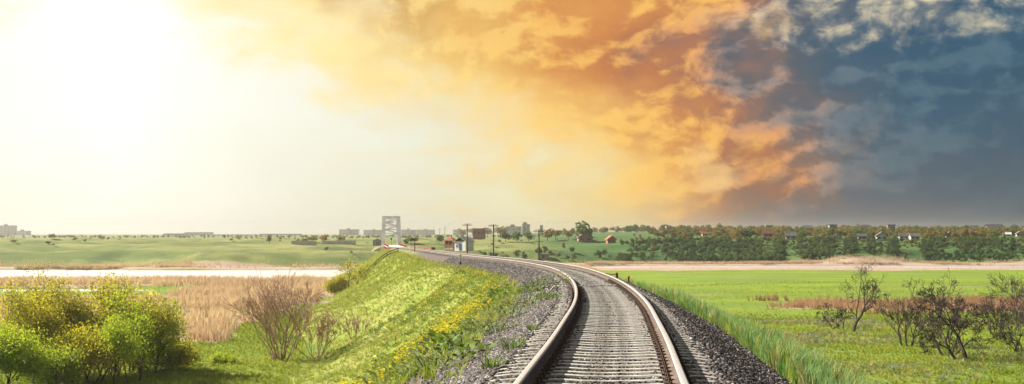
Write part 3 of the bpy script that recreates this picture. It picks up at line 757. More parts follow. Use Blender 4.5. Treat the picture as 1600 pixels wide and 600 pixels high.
P = np.stack([x, y, ground_z(x, y)], 1); scatter('reed_bed', P, rng.uniform(.35, .85, len(P)) * np.where(P[:, 0] > 0, .8, 1), cr_, 'fringe of tall dry reeds along the far shore of the river')

# ------------------------------------------------------------------ trees and shrubs
def branch_tree(h, levels=5, trunk_r=.12, stems=1, spread=.55, kids=(2, 3), shrink=.74, gnarl=.18, up=.12, first=.28, lean=(0, 0), r_min=.012, sides=5, len_var=.35, seed=1):
    """recursive limbs as tapered tubes; returns verts, faces and twig points with directions"""
    rd = random.Random(seed); mb = MB(); tips = []
    def grow(p, d, L, r, lv):
        seg = 3 if lv < 2 else 2; q = p.copy(); rr = r
        mids = []
        for i in range(seg):
            d = (d + Vector((rd.gauss(0, gnarl), rd.gauss(0, gnarl), rd.gauss(0, gnarl) + up))).normalized()
            q2 = q + d * (L / seg); r2 = max(r_min * .6, rr * (.86 if lv else .88))
            mb.tube(q, q2, rr, r2, n=sides if lv < 3 else 3, caps=False); mids.append((q2.copy(), d.copy(), r2)); q, rr = q2, r2
        if lv >= levels - 2:
            for qq, dd, _ in mids: tips.append((qq, dd))
        if lv >= levels: return
        k = rd.randint(*kids)
        for j in range(k):
            qq, dd, r_ = mids[-1] if j == 0 else mids[rd.randint(max(0, seg - 2), seg - 1)] if lv < 1 else mids[rd.randint(0, seg - 1)]
            ax = dd.orthogonal().normalized(); ax.rotate(Matrix.Rotation(rd.uniform(0, 6.283), 3, dd))
            ang = spread * rd.uniform(.35 if j == 0 else .7, 1.25); nd = dd.copy(); nd.rotate(Matrix.Rotation(ang, 3, ax))
            grow(qq, nd, L * shrink * rd.uniform(1 - len_var, 1 + len_var * .5), max(r_min, r_ * (.82 if j == 0 else .62)), lv + 1)
    for i in range(stems):
        a = 6.283 * i / stems + rd.uniform(-.5, .5); f = 0 if stems == 1 else rd.uniform(.15, .6)
        d = Vector((math.cos(a) * f + lean[0], math.sin(a) * f + lean[1], 1)).normalized()
        b = Vector((math.cos(a), math.sin(a), 0)) * (0 if stems == 1 else rd.uniform(.05, .55)) + Vector((0, 0, -.15))
        grow(b, d, h * first * rd.uniform(.8, 1.15), trunk_r * (1 if stems == 1 else rd.uniform(.6, 1)), 0)
    return mb, tips
def leaves_mesh(name, tips, per, size, jit, mat, seed=1, zlim=None):
    rd = np.random.default_rng(seed); T = np.array([tuple(t[0]) for t in tips]); k = len(T) * per
    c = np.repeat(T, per, 0) + rd.normal(0, jit, (k, 3))
    if zlim is not None: c = c[c[:, 2] > zlim]; k = len(c)
    u = rd.normal(size=(k, 3)); u /= np.linalg.norm(u, axis=1)[:, None]; w = rd.normal(size=(k, 3)); w -= u * (u * w).sum(1)[:, None]; w /= np.linalg.norm(w, axis=1)[:, None]
    l = (size * rd.uniform(.6, 1.25, k))[:, None]
    V = np.stack([c - u * l * .5, c + w * l * .33, c + u * l * .55, c - w * l * .33], 1).reshape(-1, 3)
    i = np.arange(k) * 4; me = mesh_np(name, V, np.stack([i, i + 1, i + 2, i + 3], 1)); me.materials.append(mat); return me
m_bark = rough_mat('brown_bark', (.085, .06, .045), scale=7, col2=(.05, .037, .03), rough=.95)
m_barkd = rough_mat('dark_bark', (.052, .038, .034), scale=7, col2=(.03, .023, .022), rough=.95)
m_barkg = rough_mat('grey_bark', (.20, .165, .13), scale=7, col2=(.12, .095, .075), rough=.95)
m_barkr = rough_mat('reddish_twigs', (.30, .19, .14), scale=5, col2=(.21, .135, .10), rough=.95)
m_olive = leaf_mat('olive_leaves', [(0, (.17, .175, .02)), (.4, (.34, .33, .03)), (.8, (.46, .42, .045)), (1, (.52, .47, .07))], .6, patch=.35)
m_young = leaf_mat('young_leaves', [(0, (.16, .25, .02)), (.5, (.31, .40, .035)), (1, (.44, .49, .06))], .6, patch=.35)
m_deep = leaf_mat('deep_leaves', [(0, (.05, .095, .018)), (.5, (.10, .16, .025)), (1, (.22, .26, .035))], .5, patch=.5)
m_bud = leaf_mat('reddish_buds', [(0, (.26, .12, .05)), (1, (.38, .21, .09))], .35)

def tree(name, spot, label, cat, mb, tips, bark, leaf=None, per=4, size=.12, jit=.2, rz=0.0, group=None, sc=1.0, seed=1, zlim=None):
    t = empty(name, spot, rz); t.scale = (sc, sc, sc)
    mb.build('branches' if leaf is None else 'trunk', bark, t)
    if leaf is not None: link('crown', leaves_mesh('crown', tips, per, size, jit, leaf, seed, zlim), None, t)
    tag(t, label, cat, group); return t
def top_to(mb, tips, h):
    """scale a grown tree so that it stands h metres tall"""
    zs = max(v[2] for v in mb.v); k = h / zs; mb.v = [(a * k, b * k, c * k) for a, b, c in mb.v]
    return mb, [(p * k, d) for p, d in tips]

# --- the leafy clump at the lower left
def leafy(px, Yd, h, leaf, label, seed, name='shrub', stems=4, per=11, size=.13, jit=.40, spread=.6, bark=m_bark, cat='shrub', levels=5, tr=.07, group='leafy trees and shrubs at the lower left', zlim=.5, wide=1.0, kids=(2, 3)):
    X = (px - 800) / F_PX * Yd
    mb, tips = branch_tree(h, levels=levels, trunk_r=tr, stems=stems, spread=spread, seed=seed, shrink=.76, kids=kids, r_min=.012)
    mb, tips = top_to(mb, tips, h)
    mb.v = [(a * wide, b * wide, c) for a, b, c in mb.v]; tips = [(Vector((p.x * wide, p.y * wide, p.z)), d) for p, d in tips]
    return tree(name, (X, Yd, float(surface_z(X, Yd)) - .05), label, cat, mb, tips, bark, leaf, per, size, jit, group=group, seed=seed, zlim=zlim)
leafy(28, 99, 6.4, m_olive, 'big olive yellow shrub with dark inner branches at the left edge', 11, wide=1.05, bark=m_barkg, zlim=1.2)
leafy(112, 103, 7.2, m_olive, 'tallest olive yellow shrub with many thin stems behind the dead white branches', 12, bark=m_barkg, stems=5, zlim=1.6)
leafy(168, 102, 6.3, m_olive, 'olive shrub with brown shaded lower stems beside the light green trees', 13, wide=1.05)
leafy(-6, 91, 3.9, m_young, 'dark green shrub with bright leaf tips in the lower left corner', 14, stems=5, zlim=.1)
leafy(204, 98, 5.7, m_young, 'light green young tree standing in front of the olive shrubs', 15, name='young_tree', stems=2, cat='tree', wide=.8)
leafy(180, 95, 3.9, m_young, 'small light green sapling at the front of the leafy clump', 16, name='young_tree', stems=1, cat='tree', wide=.85)
leafy(228, 104, 4.9, m_young, 'rounded light green young tree at the right end of the leafy clump', 17, name='young_tree', stems=3, cat='tree', wide=.75)
leafy(70, 95, 2.6, m_young, 'low green undergrowth bush beneath the olive shrubs', 18, stems=6, zlim=.05, wide=1.5)
leafy(246, 106, 2.1, m_olive, 'low olive bush in the shade at the right end of the leafy clump', 19, stems=5, zlim=.05)
leafy(140, 97, 3.6, m_olive, 'low olive bush filling the middle of the leafy clump', 24, stems=6, zlim=.05, wide=1.3)
leafy(62, 101, 6.2, m_olive, 'olive yellow shrub between the edge shrub and the tallest shrub', 25, wide=1.1)
leafy(200, 104, 4.4, m_young, 'light green bush between the sapling and the olive shrubs', 26, stems=6, zlim=.05, wide=1.1)
leafy(288, 110, 1.1, m_olive, 'knee high yellow green bush by the broken fence', 20, stems=5, zlim=.02, levels=4, size=.1, jit=.12)
leafy(345, 112, .8, m_young, 'small round bright bush alone on the left meadow', 21, stems=6, zlim=.0, levels=4, size=.09, jit=.15, group=None)
leafy(528, 232, 2.6, m_olive, 'round olive bush by the pipe handrail at the foot of the far slope', 22, stems=5, zlim=.1, levels=5, size=.16, group=None)
leafy(548, 228, 3.9, m_olive, 'thin leaning small tree with sparse olive leaves beside the pipe handrail', 23, name='small_tree', stems=2, cat='tree', per=2, levels=5, size=.17, zlim=.8, group=None)
# pale dead branches in front of the clump
for px, Yd, h, sd, lb in ((93, 93, 2.1, 31, 'bleached dead forked branch standing before the olive shrubs'), (52, 92.5, 2.9, 32, 'grey dead stem leaning left before the olive shrubs'), (72, 93.5, 2.7, 33, 'grey crooked dead stem between two other dead branches')):
    X = (px - 800) / F_PX * Yd; mb, tips = branch_tree(h, levels=3, trunk_r=.07, seed=sd, spread=.7, gnarl=.14, kids=(1, 2), r_min=.018); mb, tips = top_to(mb, tips, h)
    tree('dead_branch', (X, Yd, float(surface_z(X, Yd))), lb, 'dead branch', mb, tips, m_barkg, group='dead branches before the olive shrubs')

# --- bare shrubs and trees
def bare(px, py, h, label, seed, bark, cat='tree', name='bare_tree', group=None, leaf=None, wide=1.0, **kw):
    s = hit(px, py); mb, tips = branch_tree(h, seed=seed, **kw); mb, tips = top_to(mb, tips, h)
    mb.v = [(a * wide, b * wide, c) for a, b, c in mb.v]; tips = [(Vector((p.x * wide, p.y * wide, p.z)), d) for p, d in tips]
    return tree(name, (s.x, s.y, s.z - .05), label, cat, mb, tips, bark, leaf, 1, .09, .05, group=group, seed=seed)
bare(438, 564, 7.0, 'wide bare shrub of many reddish upright stems on the left meadow', 41, m_barkr, 'shrub', 'bare_shrub', leaf=m_bud, wide=1.5, levels=4, stems=26, trunk_r=.045, spread=.36, kids=(2, 3), up=.10, gnarl=.09, r_min=.014, first=.42)
bare(492, 560, 4.6, 'smaller bare reddish shrub to the right of the wide one', 42, m_barkr, 'shrub', 'bare_shrub', leaf=m_bud, wide=1.5, levels=4, stems=11, trunk_r=.045, spread=.34, up=.10, gnarl=.09, r_min=.014, first=.42)
bare(486, 492, 3.6, 'distant small bare shrub with a rusty top behind the wide shrub', 43, m_barkr, 'shrub', 'bare_shrub', leaf=m_bud, levels=5, stems=3, trunk_r=.05, spread=.5, up=.1, gnarl=.12, r_min=.015)
bare(552, 530, 2.4, 'thin bare saplings on the lower left slope', 44, m_barkr, 'shrub', 'bare_shrub', levels=3, stems=9, trunk_r=.03, spread=.35, up=.12, gnarl=.1, r_min=.012)
bare(1333, 519, 6.8, 'tall bare tree with a crooked trunk and a limb reaching right', 51, m_barkd, levels=7, trunk_r=.15, spread=.66, gnarl=.15, up=.05, r_min=.013, shrink=.78, kids=(2, 3), lean=(.12, 0), group='bare trees on the right meadow')
bare(1313, 514, 2.7, 'low bare bush at the left foot of the tall crooked tree', 52, m_barkd, 'shrub', 'bare_shrub', levels=7, trunk_r=.06, stems=4, spread=.65, gnarl=.2, up=.02, r_min=.011, lean=(-.3, 0))
bare(1418, 541, 4.7, 'vase shaped bare tree between the crooked tree and the dense dark one', 53, m_bark, levels=6, trunk_r=.075, stems=6, spread=.48, gnarl=.12, up=.09, r_min=.012, kids=(2, 3), group='bare trees on the right meadow')
bare(1503, 563, 6.7, 'dense dark leaning bare tree with two trunks on the right', 54, m_barkd, levels=8, trunk_r=.15, stems=2, spread=.66, gnarl=.19, up=.03, r_min=.012, kids=(2, 3), lean=(-.15, 0), group='bare trees on the right meadow')
bare(1485, 556, 4.9, 'small dark bare tree pressed against the dense leaning tree', 55, m_barkd, levels=7, trunk_r=.07, stems=5, spread=.6, gnarl=.18, up=.04, r_min=.012, group='bare trees on the right meadow')
bare(1557, 523, 4.0, 'bare tree with upright fanning stems behind the dense dark tree', 56, m_bark, levels=6, trunk_r=.06, stems=8, spread=.42, gnarl=.12, up=.10, r_min=.012, group='bare trees on the right meadow')
bare(1594, 552, 5.0, 'brown twiggy bush cut off by the right edge', 57, m_barkd, 'shrub', 'bare_shrub', levels=7, trunk_r=.06, stems=6, spread=.6, gnarl=.18, up=.04, r_min=.012)
bare(1592, 506, 5.6, 'pale bare tree top rising at the right edge behind the brown bush', 58, m_bark, levels=7, trunk_r=.10, stems=3, spread=.55, gnarl=.15, up=.06, r_min=.012, group='bare trees on the right meadow')

# --- single weeds on the ballast
def weed(px, py, label, kind, size):
    s = hit(px, py, 11); o = {'grass': tuft, 'couch': tuft}.get(kind)
    if kind == 'grass': ob = tuft('grass_tuft', m_weed, 60, .22, .24, .012, .5, .2)
    elif kind == 'grey': ob = herb('weed_plant', m_grey, 220, .26, .34, .045)
    else: ob = herb('weed_plant', m_weed, 170, .24, .30, .07)
    t = empty('weed_plant', (s.x, s.y, s.z), random.uniform(0, 6)); t.scale = (size * 1.5, size * 1.5, size * 1.35); ob.name = 'leaves'; C.objects.link(ob); ob.parent = t; ob['kind'] = 'stuff'
    mb = MB()
    for a in range(5): mb.tube((0, 0, -.05), (.12 * math.cos(a * 1.3), .12 * math.sin(a * 1.3), .13), .006, .004, 4)
    st_ = mb.build('stems', m_weed, t); st_['kind'] = 'stuff'
    tag(t, label, 'weed', 'weeds growing in the ballast left of the track')
for a in ((800, 548, 'bright green grass tuft close beside the left sleeper ends', 'grass', 1.0), (768, 578, 'pale green grass tuft nearest to the camera beside the left sleeper ends', 'grass', .9),
          (706, 565, 'big mixed clump of green and yellowish weeds on the near left ballast', 'herb', 1.8), (722, 548, 'upper part of the big weed clump on the near left ballast', 'grass', 1.7), (676, 585, 'low weed clump at the left edge of the near ballast', 'grey', 1.5),
          (776, 520, 'flat grey green weed on the ballast above the bright tuft', 'grey', 1.5), (752, 528, 'sprawling grey green weed on the ballast beside the grass edge', 'grey', 1.3), (798, 497, 'bushy grey green weed halfway along the left ballast', 'grey', 1.9),
          (825, 480, 'rounded green weed near the middle of the left ballast', 'grey', 1.7), (782, 470, 'dark green weed on the grass edge of the left ballast', 'herb', 1.9), (840, 458, 'small bright green weed far along the left ballast', 'herb', 1.5),
          (868, 446, 'far grey green weed beside the left rail at the bend', 'grey', 1.6), (832, 518, 'tiny yellow green weed between the stones near the sleepers', 'grass', .6), (862, 468, 'tiny bright weed beside the sleeper ends at the bend', 'herb', .9)):
    weed(*a)

# ------------------------------------------------------------------ small things beside the line
m_white = rough_mat('white_paint', (.84, .83, .80), scale=3, col2=(.72, .70, .66), rough=.7)
m_black = rough_mat('black_paint', (.025, .025, .028), scale=6, rough=.7)
m_red = rough_mat('red_oxide_paint', (.36, .045, .03), scale=3, col2=(.24, .03, .022), rough=.7)
m_redb = rough_mat('faded_red_steel', (.42, .12, .075), scale=1.5, col2=(.30, .075, .05), rough=.8)
m_wood = rough_mat('weathered_pole_wood', (.115, .075, .05), scale=4, col2=(.07, .048, .035), rough=.95)
m_blue_d = rough_mat('blue_door_paint', (.02, .12, .42), scale=4, rough=.6)
m_dark = rough_mat('dark_roof_felt', (.055, .06, .075), scale=3, rough=.9)
m_glass, n, out = new_mat('window_glass'); principled(n, out, (.06, .075, .085), .12, 0, .5)
m_plaster = rough_mat('whitewashed_wall', (.66, .64, .59), scale=.9, col2=(.52, .50, .45), rough=.9)
m_brickp = rough_mat('pinkish_brick', (.40, .26, .20), scale=3, col2=(.31, .19, .15), rough=.95)
m_rredt = rough_mat('red_sheet_roof', (.33, .07, .04), scale=1.2, col2=(.22, .10, .07), rough=.8)
m_concl = rough_mat('pale_bridge_paint', (.80, .79, .75), scale=.7, col2=(.62, .60, .55), rough=.8)
m_pier = rough_mat('pier_masonry', (.36, .31, .27), scale=.5, col2=(.27, .23, .20), rough=.95)
m_pale = rough_mat('pale_concrete', (.55, .54, .50), scale=.6, col2=(.44, .43, .40), rough=.9)

def on_emb(y, s, dz=0.0):
    a = math.atan(float(heading(y))); return Vector((float(track_x(y)) + s * math.cos(a), y - s * math.sin(a), float(emb_profile(s, y)) + dz))
# striped marker post left of the far track
p = on_emb(128, -2.6); t = empty('marker_post', p)
mb = MB(); mb.box(-.06, .06, -.06, .06, -.25, .92); mb.build('post', m_white, t)
mb = MB(); mb.box(-.064, .064, -.064, .064, .12, .34); mb.build('black_band', m_black, t)
tag(t, 'white marker post with a black band left of the far track', 'marker post')
# row of painted stones right of the far track
names = ['nearest', 'second nearest', 'third', 'fourth', 'fifth', 'sixth', 'farthest']
for i in range(7):
    y_ = 132 + i * 4.2; p = on_emb(y_, 2.2 + .05 * (i % 2)); t = empty('kerb_block', p, random.uniform(-.3, .3))
    mb = MB(); mb.box(-.15, .15, -.2, .05, -.2, .26, .92); mb.build('block', m_white, t, bevel=.01)
    mb = MB(); mb.box(-.145, .145, .051, .2, -.2, .22, .9); mb.build('dark_face', m_black, t, bevel=.01)
    tag(t, names[i] + ' black and white painted block in the row right of the far track', 'kerb block', 'painted blocks right of the far track')
# small rusty red fittings outside the right rail
p = on_emb(74, 1.75, .1); t = empty('point_bracket', p, -.1); t.scale = (.75, .75, .55)
mb = MB(); mb.box(-.40, -.30, -.06, .06, -.2, .26); mb.build('upright', m_redb, t)
mb = MB(); mb.box(.22, .36, -.07, .07, -.2, .30); mb.build('upright', m_redb, t)
mb = MB(); mb.box(-.298, .218, -.03, .03, .12, .18); mb.build('crossbar', m_redb, t)
tag(t, 'rusty red bracket frame outside the right rail at the bend', 'bracket')
p = on_emb(66, 1.85, .05); t = empty('rusty_stub', p)
mb = MB(); mb.tube((0, 0, -.2), (0, 0, .22), .05, .045, 8); mb.build('stub_pipe', m_redb, t)
mb = MB(); mb.tube((0, 0, .221), (0, 0, .28), .075, .06, 8); mb.build('cap', m_redb, t)
tag(t, 'short rusty stub post just nearer than the red bracket', 'post')

# telegraph poles
def pole(px, Yd, top_py, label):
    X = (px - 800) / F_PX * Yd; zt = EYE - (top_py - HOR) / F_PX * Yd; zb = float(surface_z(X, Yd)) - .3
    t = empty('telegraph_pole', (X, Yd, zb)); h = zt - zb
    mb = MB(); mb.tube((0, 0, 0), (0, 0, h), .16, .11, 8); mb.build('pole_shaft', m_wood, t, smooth=True)
    mb = MB(); mb.box(-.95, .95, -.20, -.10, h - .42, h - .28); ca = mb.build('crossarm', m_wood, t)
    for x_ in (-.85, -.45, .45, .85):
        mb = MB(); mb.tube((x_, -.15, h - .28), (x_, -.15, h - .16), .03, .03, 6); mb.tube((x_, -.15, h - .16), (x_, -.15, h), .06, .045, 8); mb.build('insulator', m_white if abs(x_) > .6 else m_dark, ca)
    mb = MB(); mb.box(-.18, .18, -.19, -.13, h * .3, h * .3 + .35); mb.build('number_plate', m_white, t)
    tag(t, label, 'telegraph pole', 'telegraph poles beside the line')
pole(730, 330, 349, 'telegraph pole right beside the white hut with the blue door')
pole(771, 300, 350, 'middle telegraph pole standing clear between the hut and the farthest right pole')
pole(842, 270, 358, 'rightmost and lowest telegraph pole behind the bend of the track')

# white hut with blue door
def gable_hut(name, spot, w, dp, h, rise, mats, rz=0.0, door=None, windows=(), over=.25):
    wall, roof, gab = mats; t = empty(name, spot, rz)
    mb = MB(); mb.box(-w / 2, w / 2, 0, dp, -.6, h); mb.build('wall', wall, t)
    mb = MB(); mb.prism([(-w / 2, h + .002), (w / 2, h + .002), (0, h + rise)], 'y', .003, dp - .003); mb.build('gable', gab, t)
    mb = MB(); th = .12; o = over; k = rise / (w / 2)
    for sg in (-1, 1):
        mb.prism([(0, h + rise + .004), (sg * (w / 2 + o), h - k * o + .004), (sg * (w / 2 + o), h - k * o + th), (0, h + rise + th)], 'y', -o, dp + o)
    mb.build('roof', roof, t)
    if door:
        x0, x1, dh, dm = door; mb = MB(); mb.box(x0, x1, -.05, -.003, 0.02, dh); d = mb.build('door', dm, t)
        mb = MB(); mb.box(x1 - .14, x1 - .08, -.09, -.051, dh * .48, dh * .54); mb.build('handle', m_black, d)
    for x0, x1, z0, z1 in windows:
        mb = MB(); mb.box(x0, x1, -.03, -.004, z0, z1); wd = mb.build('window', m_glass, t)
        mb = MB(); e = .07
        for a in ((x0 - e, x1 + e, z1, z1 + e), (x0 - e, x1 + e, z0 - e, z0), (x0 - e, x0, z0 + .001, z1 - .001), (x1, x1 + e, z0 + .001, z1 - .001)): mb.box(a[0], a[1], -.05, -.003, a[2], a[3])
        mb.build('window_frame', m_white, wd)
    return t
def spot_at(px, py, Yd):
    return Vector(((px - 800) / F_PX * Yd, Yd, EYE - (py - HOR) / F_PX * Yd))
YH = 350
hp = spot_at(719, 391.5, YH)
# raised earth platform that carries the hut and the booth
m_plat = rough_mat('trodden_grass', (.15, .17, .05), scale=.8, col2=(.24, .21, .11), rough=.95)
mb = MB(); zb = hp.z; cx = hp.x - 1.0
mb.add([(cx - 5, YH - 4, zb - .05), (cx + 5, YH - 4, zb - .05), (cx + 5, YH + 9, zb - .05), (cx - 5, YH + 9, zb - .05), (cx - 14, YH - 14, -9), (cx + 14, YH - 14, -9), (cx + 14, YH + 18, -9), (cx - 14, YH + 18, -9)],
       [(0, 1, 2, 3), (4, 5, 1, 0), (5, 6, 2, 1), (6, 7, 3, 2), (7, 4, 0, 3)])
o = mb.build('terrace', m_plat); tag(o, 'low grassy terrace beside the line under the hut', None, None, 'structure')
t = gable_hut('trackside_hut', hp, 2.9, 3.2, 2.0, .95, (m_white, m_pale, m_dark), -.55, (-.28, .32, 1.5, m_blue_d), [(-1.05, -.65, .7, 1.2)])
tag(t, 'small white hut with a blue door and dark gable beside the track', 'hut')
# guard booth with red roof
bp = spot_at(701, 389, YH + 3); t = empty('guard_booth', bp, -.4)
mb = MB(); mb.box(-1.0, 1.0, 0, 2.2, -.5, 1.0); mb.build('wall', m_brickp, t)
mb = MB()
for x0, x1, y0, y1 in ((-1, -.8, .002, .2), (.8, 1, .002, .2), (-1, -.8, 2.0, 2.198), (.8, 1, 2.0, 2.198), (-.1, .1, .002, .15)): mb.box(x0, x1, y0, y1, 1.002, 1.85)
mb.build('window_post', m_brickp, t)
mb = MB(); mb.box(-.9, .9, .06, 2.1, 1.003, 1.84); mb.build('window_pane', m_glass, t)
mb = MB(); mb.box(-1.35, 1.35, -.35, 2.55, 1.852, 2.45, .25); r = mb.build('roof', m_rredt, t)
mb = MB(); mb.tube((.2, 1.1, 2.4), (.2, 1.1, 3.0), .09, .09, 8); mb.build('chimney', m_black, r)
mb = MB(); mb.box(-1.1, 1.1, -.1, -.003, -.12, .08); mb.build('plinth', m_white, t)
tag(t, 'pinkish brick guard booth with a red hipped roof left of the white hut', 'booth')

# ------------------------------------------------------------------ bridge
YB = 432.0; XB = float(track_x(YB)); bz = DECK
t = empty('truss_bridge', (XB, YB, bz), math.atan(.078))
W, H, L, NP = 2.25, 8.0, 44.0, 6
def member(mb, a, b, w=.34, h=.34): mb.bar(a, b, w, h)
for sx in (-1, 1):
    mb = MB(); xt, xb = sx * (W - .30), sx * W
    member(mb, (xb, 0, .1), (xb, L, .1), .4, .5); member(mb, (xt, 0, H), (xt, L, H), .36, .42)
    ch = mb.build('chord', m_concl, t)
    for i in range(NP + 1):
        mb = MB(); e_ = i in (0, NP); member(mb, (xb, L * i / NP, .36), (xt, L * i / NP, H - .22), 1.0 if e_ else .45, .7 if e_ else .4); mb.build('vertical', m_concl, t)
    for i in range(NP):
        mb = MB(); a, b = L * i / NP, L * (i + 1) / NP
        if i % 2 == 0: member(mb, (xb, a + .25, .4), (xt, b - .25, H - .3), .26, .26)
        else: member(mb, (xt, a + .25, H - .3), (xb, b - .25, .4), .26, .26)
        mb.build('diagonal', m_concl, t)
for i in range(NP + 1):
    y_ = L * i / NP; mb = MB(); xi = W - .5
    mb.box(-W - .2 if i == 0 else -xi, W + .2 if i == 0 else xi, y_ - (.6 if i == 0 else .12), y_ - .36 if i == 0 else y_ + .12, H - .3, H + .35); mb.build('portal_beam', m_concl, t); mb = MB()
    nl = 5 if i == 0 else 3; hs = 1.0
    for q in range(nl):
        z1, z0 = H - .3 - q * hs, H - .3 - (q + 1) * hs; sg_ = 1 if q % 2 else -1
        member(mb, (-xi * sg_, y_, z1), (xi * sg_, y_ + .02, z0), .34, .34)
        if i == 0: member(mb, (-xi, y_ + .4, z0), (xi, y_ + .4, z0), .3, .28)
    mb.build('portal_brace', m_concl, t)
mb = MB()
for i in range(NP):
    a, b = L * i / NP + .2, L * (i + 1) / NP - .2; member(mb, (-W + .5, a, H), (W - .5, b, H), .14, .14); member(mb, (W - .5, a, H + .15), (-W + .5, b, H + .15), .14, .14)
mb.build('top_bracing', m_concl, t)
mb = MB(); mb.box(-W + .25, W - .25, 0.02, L - .02, -.35, -.05); mb.build('deck', m_pale, t)
tag(t, 'pale grey steel truss bridge with a lattice portal across the river', 'bridge')
# signal on the portal
m_gl, n, out = new_mat('green_signal_lens'); e = n.node('ShaderNodeEmission'); e.inputs[0].default_value = (.02, .75, .12, 1); e.inputs[1].default_value = .8; n.l.new(e.outputs[0], out.inputs[0])
sg = empty('signal_light', (XB + .1, YB - 1.2, bz + .1))
mb = MB(); mb.tube((0, 0, -.4), (0, 0, 1.9), .05, .05, 8); mb.build('mast', m_black, sg)
mb = MB(); mb.box(-.22, .22, -.1, .12, 1.901, 2.9); mb.build('housing', m_black, sg, bevel=.03)
mb = MB(); mb.tube((0, -.103, 2.6), (0, -.17, 2.6), .2, .2, 12); mb.build('lens', m_gl, sg)
tag(sg, 'small signal with a lit green lens in front of the bridge portal', 'signal light')
# red approach girder
A0 = Vector((float(track_x(368)), 368.0, float(rail_z(368)))); A1 = Vector((XB, YB - .6, bz))
dv = A1 - A0; gl_ = math.hypot(dv.x, dv.y); rz = -math.atan2(dv.x, dv.y)
t = empty('girder_bridge', (A0.x, A0.y, A1.z), rz)
for sx in (-1, 1):
    mb = MB(); mb.box(sx * 1.5 - .08, sx * 1.5 + .08, 0, gl_, -1.5, .35); mb.box(sx * 1.5 - .26, sx * 1.5 + .26, 0, gl_, .352, .46); mb.box(sx * 1.5 - .26, sx * 1.5 + .26, 0, gl_, -1.62, -1.502)
    g_ = mb.build('girder', m_red, t)
    mb = MB(); k = 0.0
    while k < gl_: mb.box(sx * 1.5 + sx * .082, sx * 1.5 + sx * .24, k + .1, k + .22, -1.5, .35); k += 2.2
    mb.build('stiffener', m_redb, g_)
    mb = MB(); mb.box(sx * 2.0 - .03, sx * 2.0 + .03, 0, gl_, .98, 1.06); mb.box(sx * 2.0 - .03, sx * 2.0 + .03, 0, gl_, .70, .75)
    for k in np.arange(.5, gl_, 2.5): mb.box(sx * 2.0 - .035, sx * 2.0 + .035, k, k + .07, .2, .979)
    mb.build('railing', m_red, t)
mb = MB(); mb.box(-2.1, 2.1, 0.01, gl_ - .01, .462, .55); mb.build('walkway', m_pale, t)
tag(t, 'red steel girder span with railings leading up to the truss bridge', 'bridge')
# red guard rail on the right of the line, from the bridge back towards the hut
t = empty('guard_rail', on_emb(262, 3.0))
org = t.location.copy()
for dz, hh in ((.95, .16), (.5, .12)):
    P_ = [on_emb(float(k), 3.0) + Vector((0, 0, dz)) - org for k in np.arange(262, 366, 4.0)]; mb = MB()
    for a, b in zip(P_[:-1], P_[1:]): mb.bar(a, b, .08, hh)
    mb.build('rail', m_red, t)
for k in np.arange(262, 364, 8.0):
    mb = MB(); q = on_emb(float(k), 3.02) - org; mb.box(q.x - .07, q.x + .07, q.y - .07, q.y + .07, q.z - .4, q.z + 1.05); mb.build('post', m_red, t)
mb = MB(); mb.box(-.3, .3, -.5, -.1, -.3, 1.15); mb.build('end_block', m_red, t, bevel=.03)
tag(t, 'red steel guard rail along the far track between hut and bridge', 'guard rail')
# piers
for nm, Yp, w, d, mt, lb in (('bridge_pier', YB - .4, 5.2, 3.4, m_pier, 'brownish masonry pier under the portal of the truss bridge'), ('bridge_pier', YB - 17, 3.2, 2.2, m_pale, 'pale concrete pier under the red girder span'), ('bridge_pier', YB + L, 5.2, 3.4, m_pier, 'masonry pier carrying the far end of the truss bridge')):
    Xp = XB if Yp > YB - 2 else float(A0.x + (A1.x - A0.x) * (Yp - A0.y) / (A1.y - A0.y))
    if Yp > YB + 5: Xp = XB - .078 * L
    top = bz - .36 if Yp > YB - 2 else bz - 1.63
    t = empty(nm, (Xp, Yp, -10.5), 0); hgt = top + 10.5
    mb = MB(); mb.box(-w / 2, w / 2, -d / 2, d / 2, 0, hgt - .55, .93); mb.build('shaft', mt, t, bevel=.05)
    mb = MB(); mb.box(-w / 2 - .15, w / 2 + .15, -d / 2 - .15, d / 2 + .15, hgt - .549, hgt - .01); mb.build('cap', m_pale, t)
    tag(t, lb, 'pier', 'bridge piers')
# far abutment bank
mb = MB(); xa = XB - .078 * (L + 2); ya = YB + L + 2
mb.add([(xa - 3, ya, bz - .4), (xa + 3, ya, bz - .4), (xa + 1.5, ya + 45, -2.4), (xa - 5, ya + 45, -2.4), (xa - 14, ya - 4, -9), (xa + 14, ya - 4, -9), (xa + 14, ya + 50, -4.5), (xa - 16, ya + 50, -4.5)],
       [(0, 1, 2, 3), (4, 5, 1, 0), (5, 6, 2, 1), (6, 7, 3, 2), (7, 4, 0, 3)])
o = mb.build('far_embankment', m_plat); tag(o, 'far grassy approach bank behind the truss bridge', None, None, 'structure')
# red buffer frame and white/black posts on the crest by the bridge approach
for px, Yd, top, lb in ((640, 232, 384, 'white topped trackside post on the left crest'), (648, 226, 379, 'dark trackside post with a round top on the left crest')):
    X = (px - 800) / F_PX * Yd; zb = float(surface_z(X, Yd)); zt = EYE - (top - HOR) / F_PX * Yd
    t = empty('trackside_post', (X, Yd, zb)); mt = m_white if 'white' in lb else m_black
    mb = MB(); mb.tube((0, 0, -.3), (0, 0, zt - zb - .2), .06, .06, 8); mb.build('post', mt, t)
    mb = MB(); mb.tube((0, 0, zt - zb - .199), (0, 0, zt - zb), .10, .07, 8); mb.build('post_head', m_white if mt is m_white else m_dark, t)
    tag(t, lb, 'post', 'posts on the crest by the bridge approach')
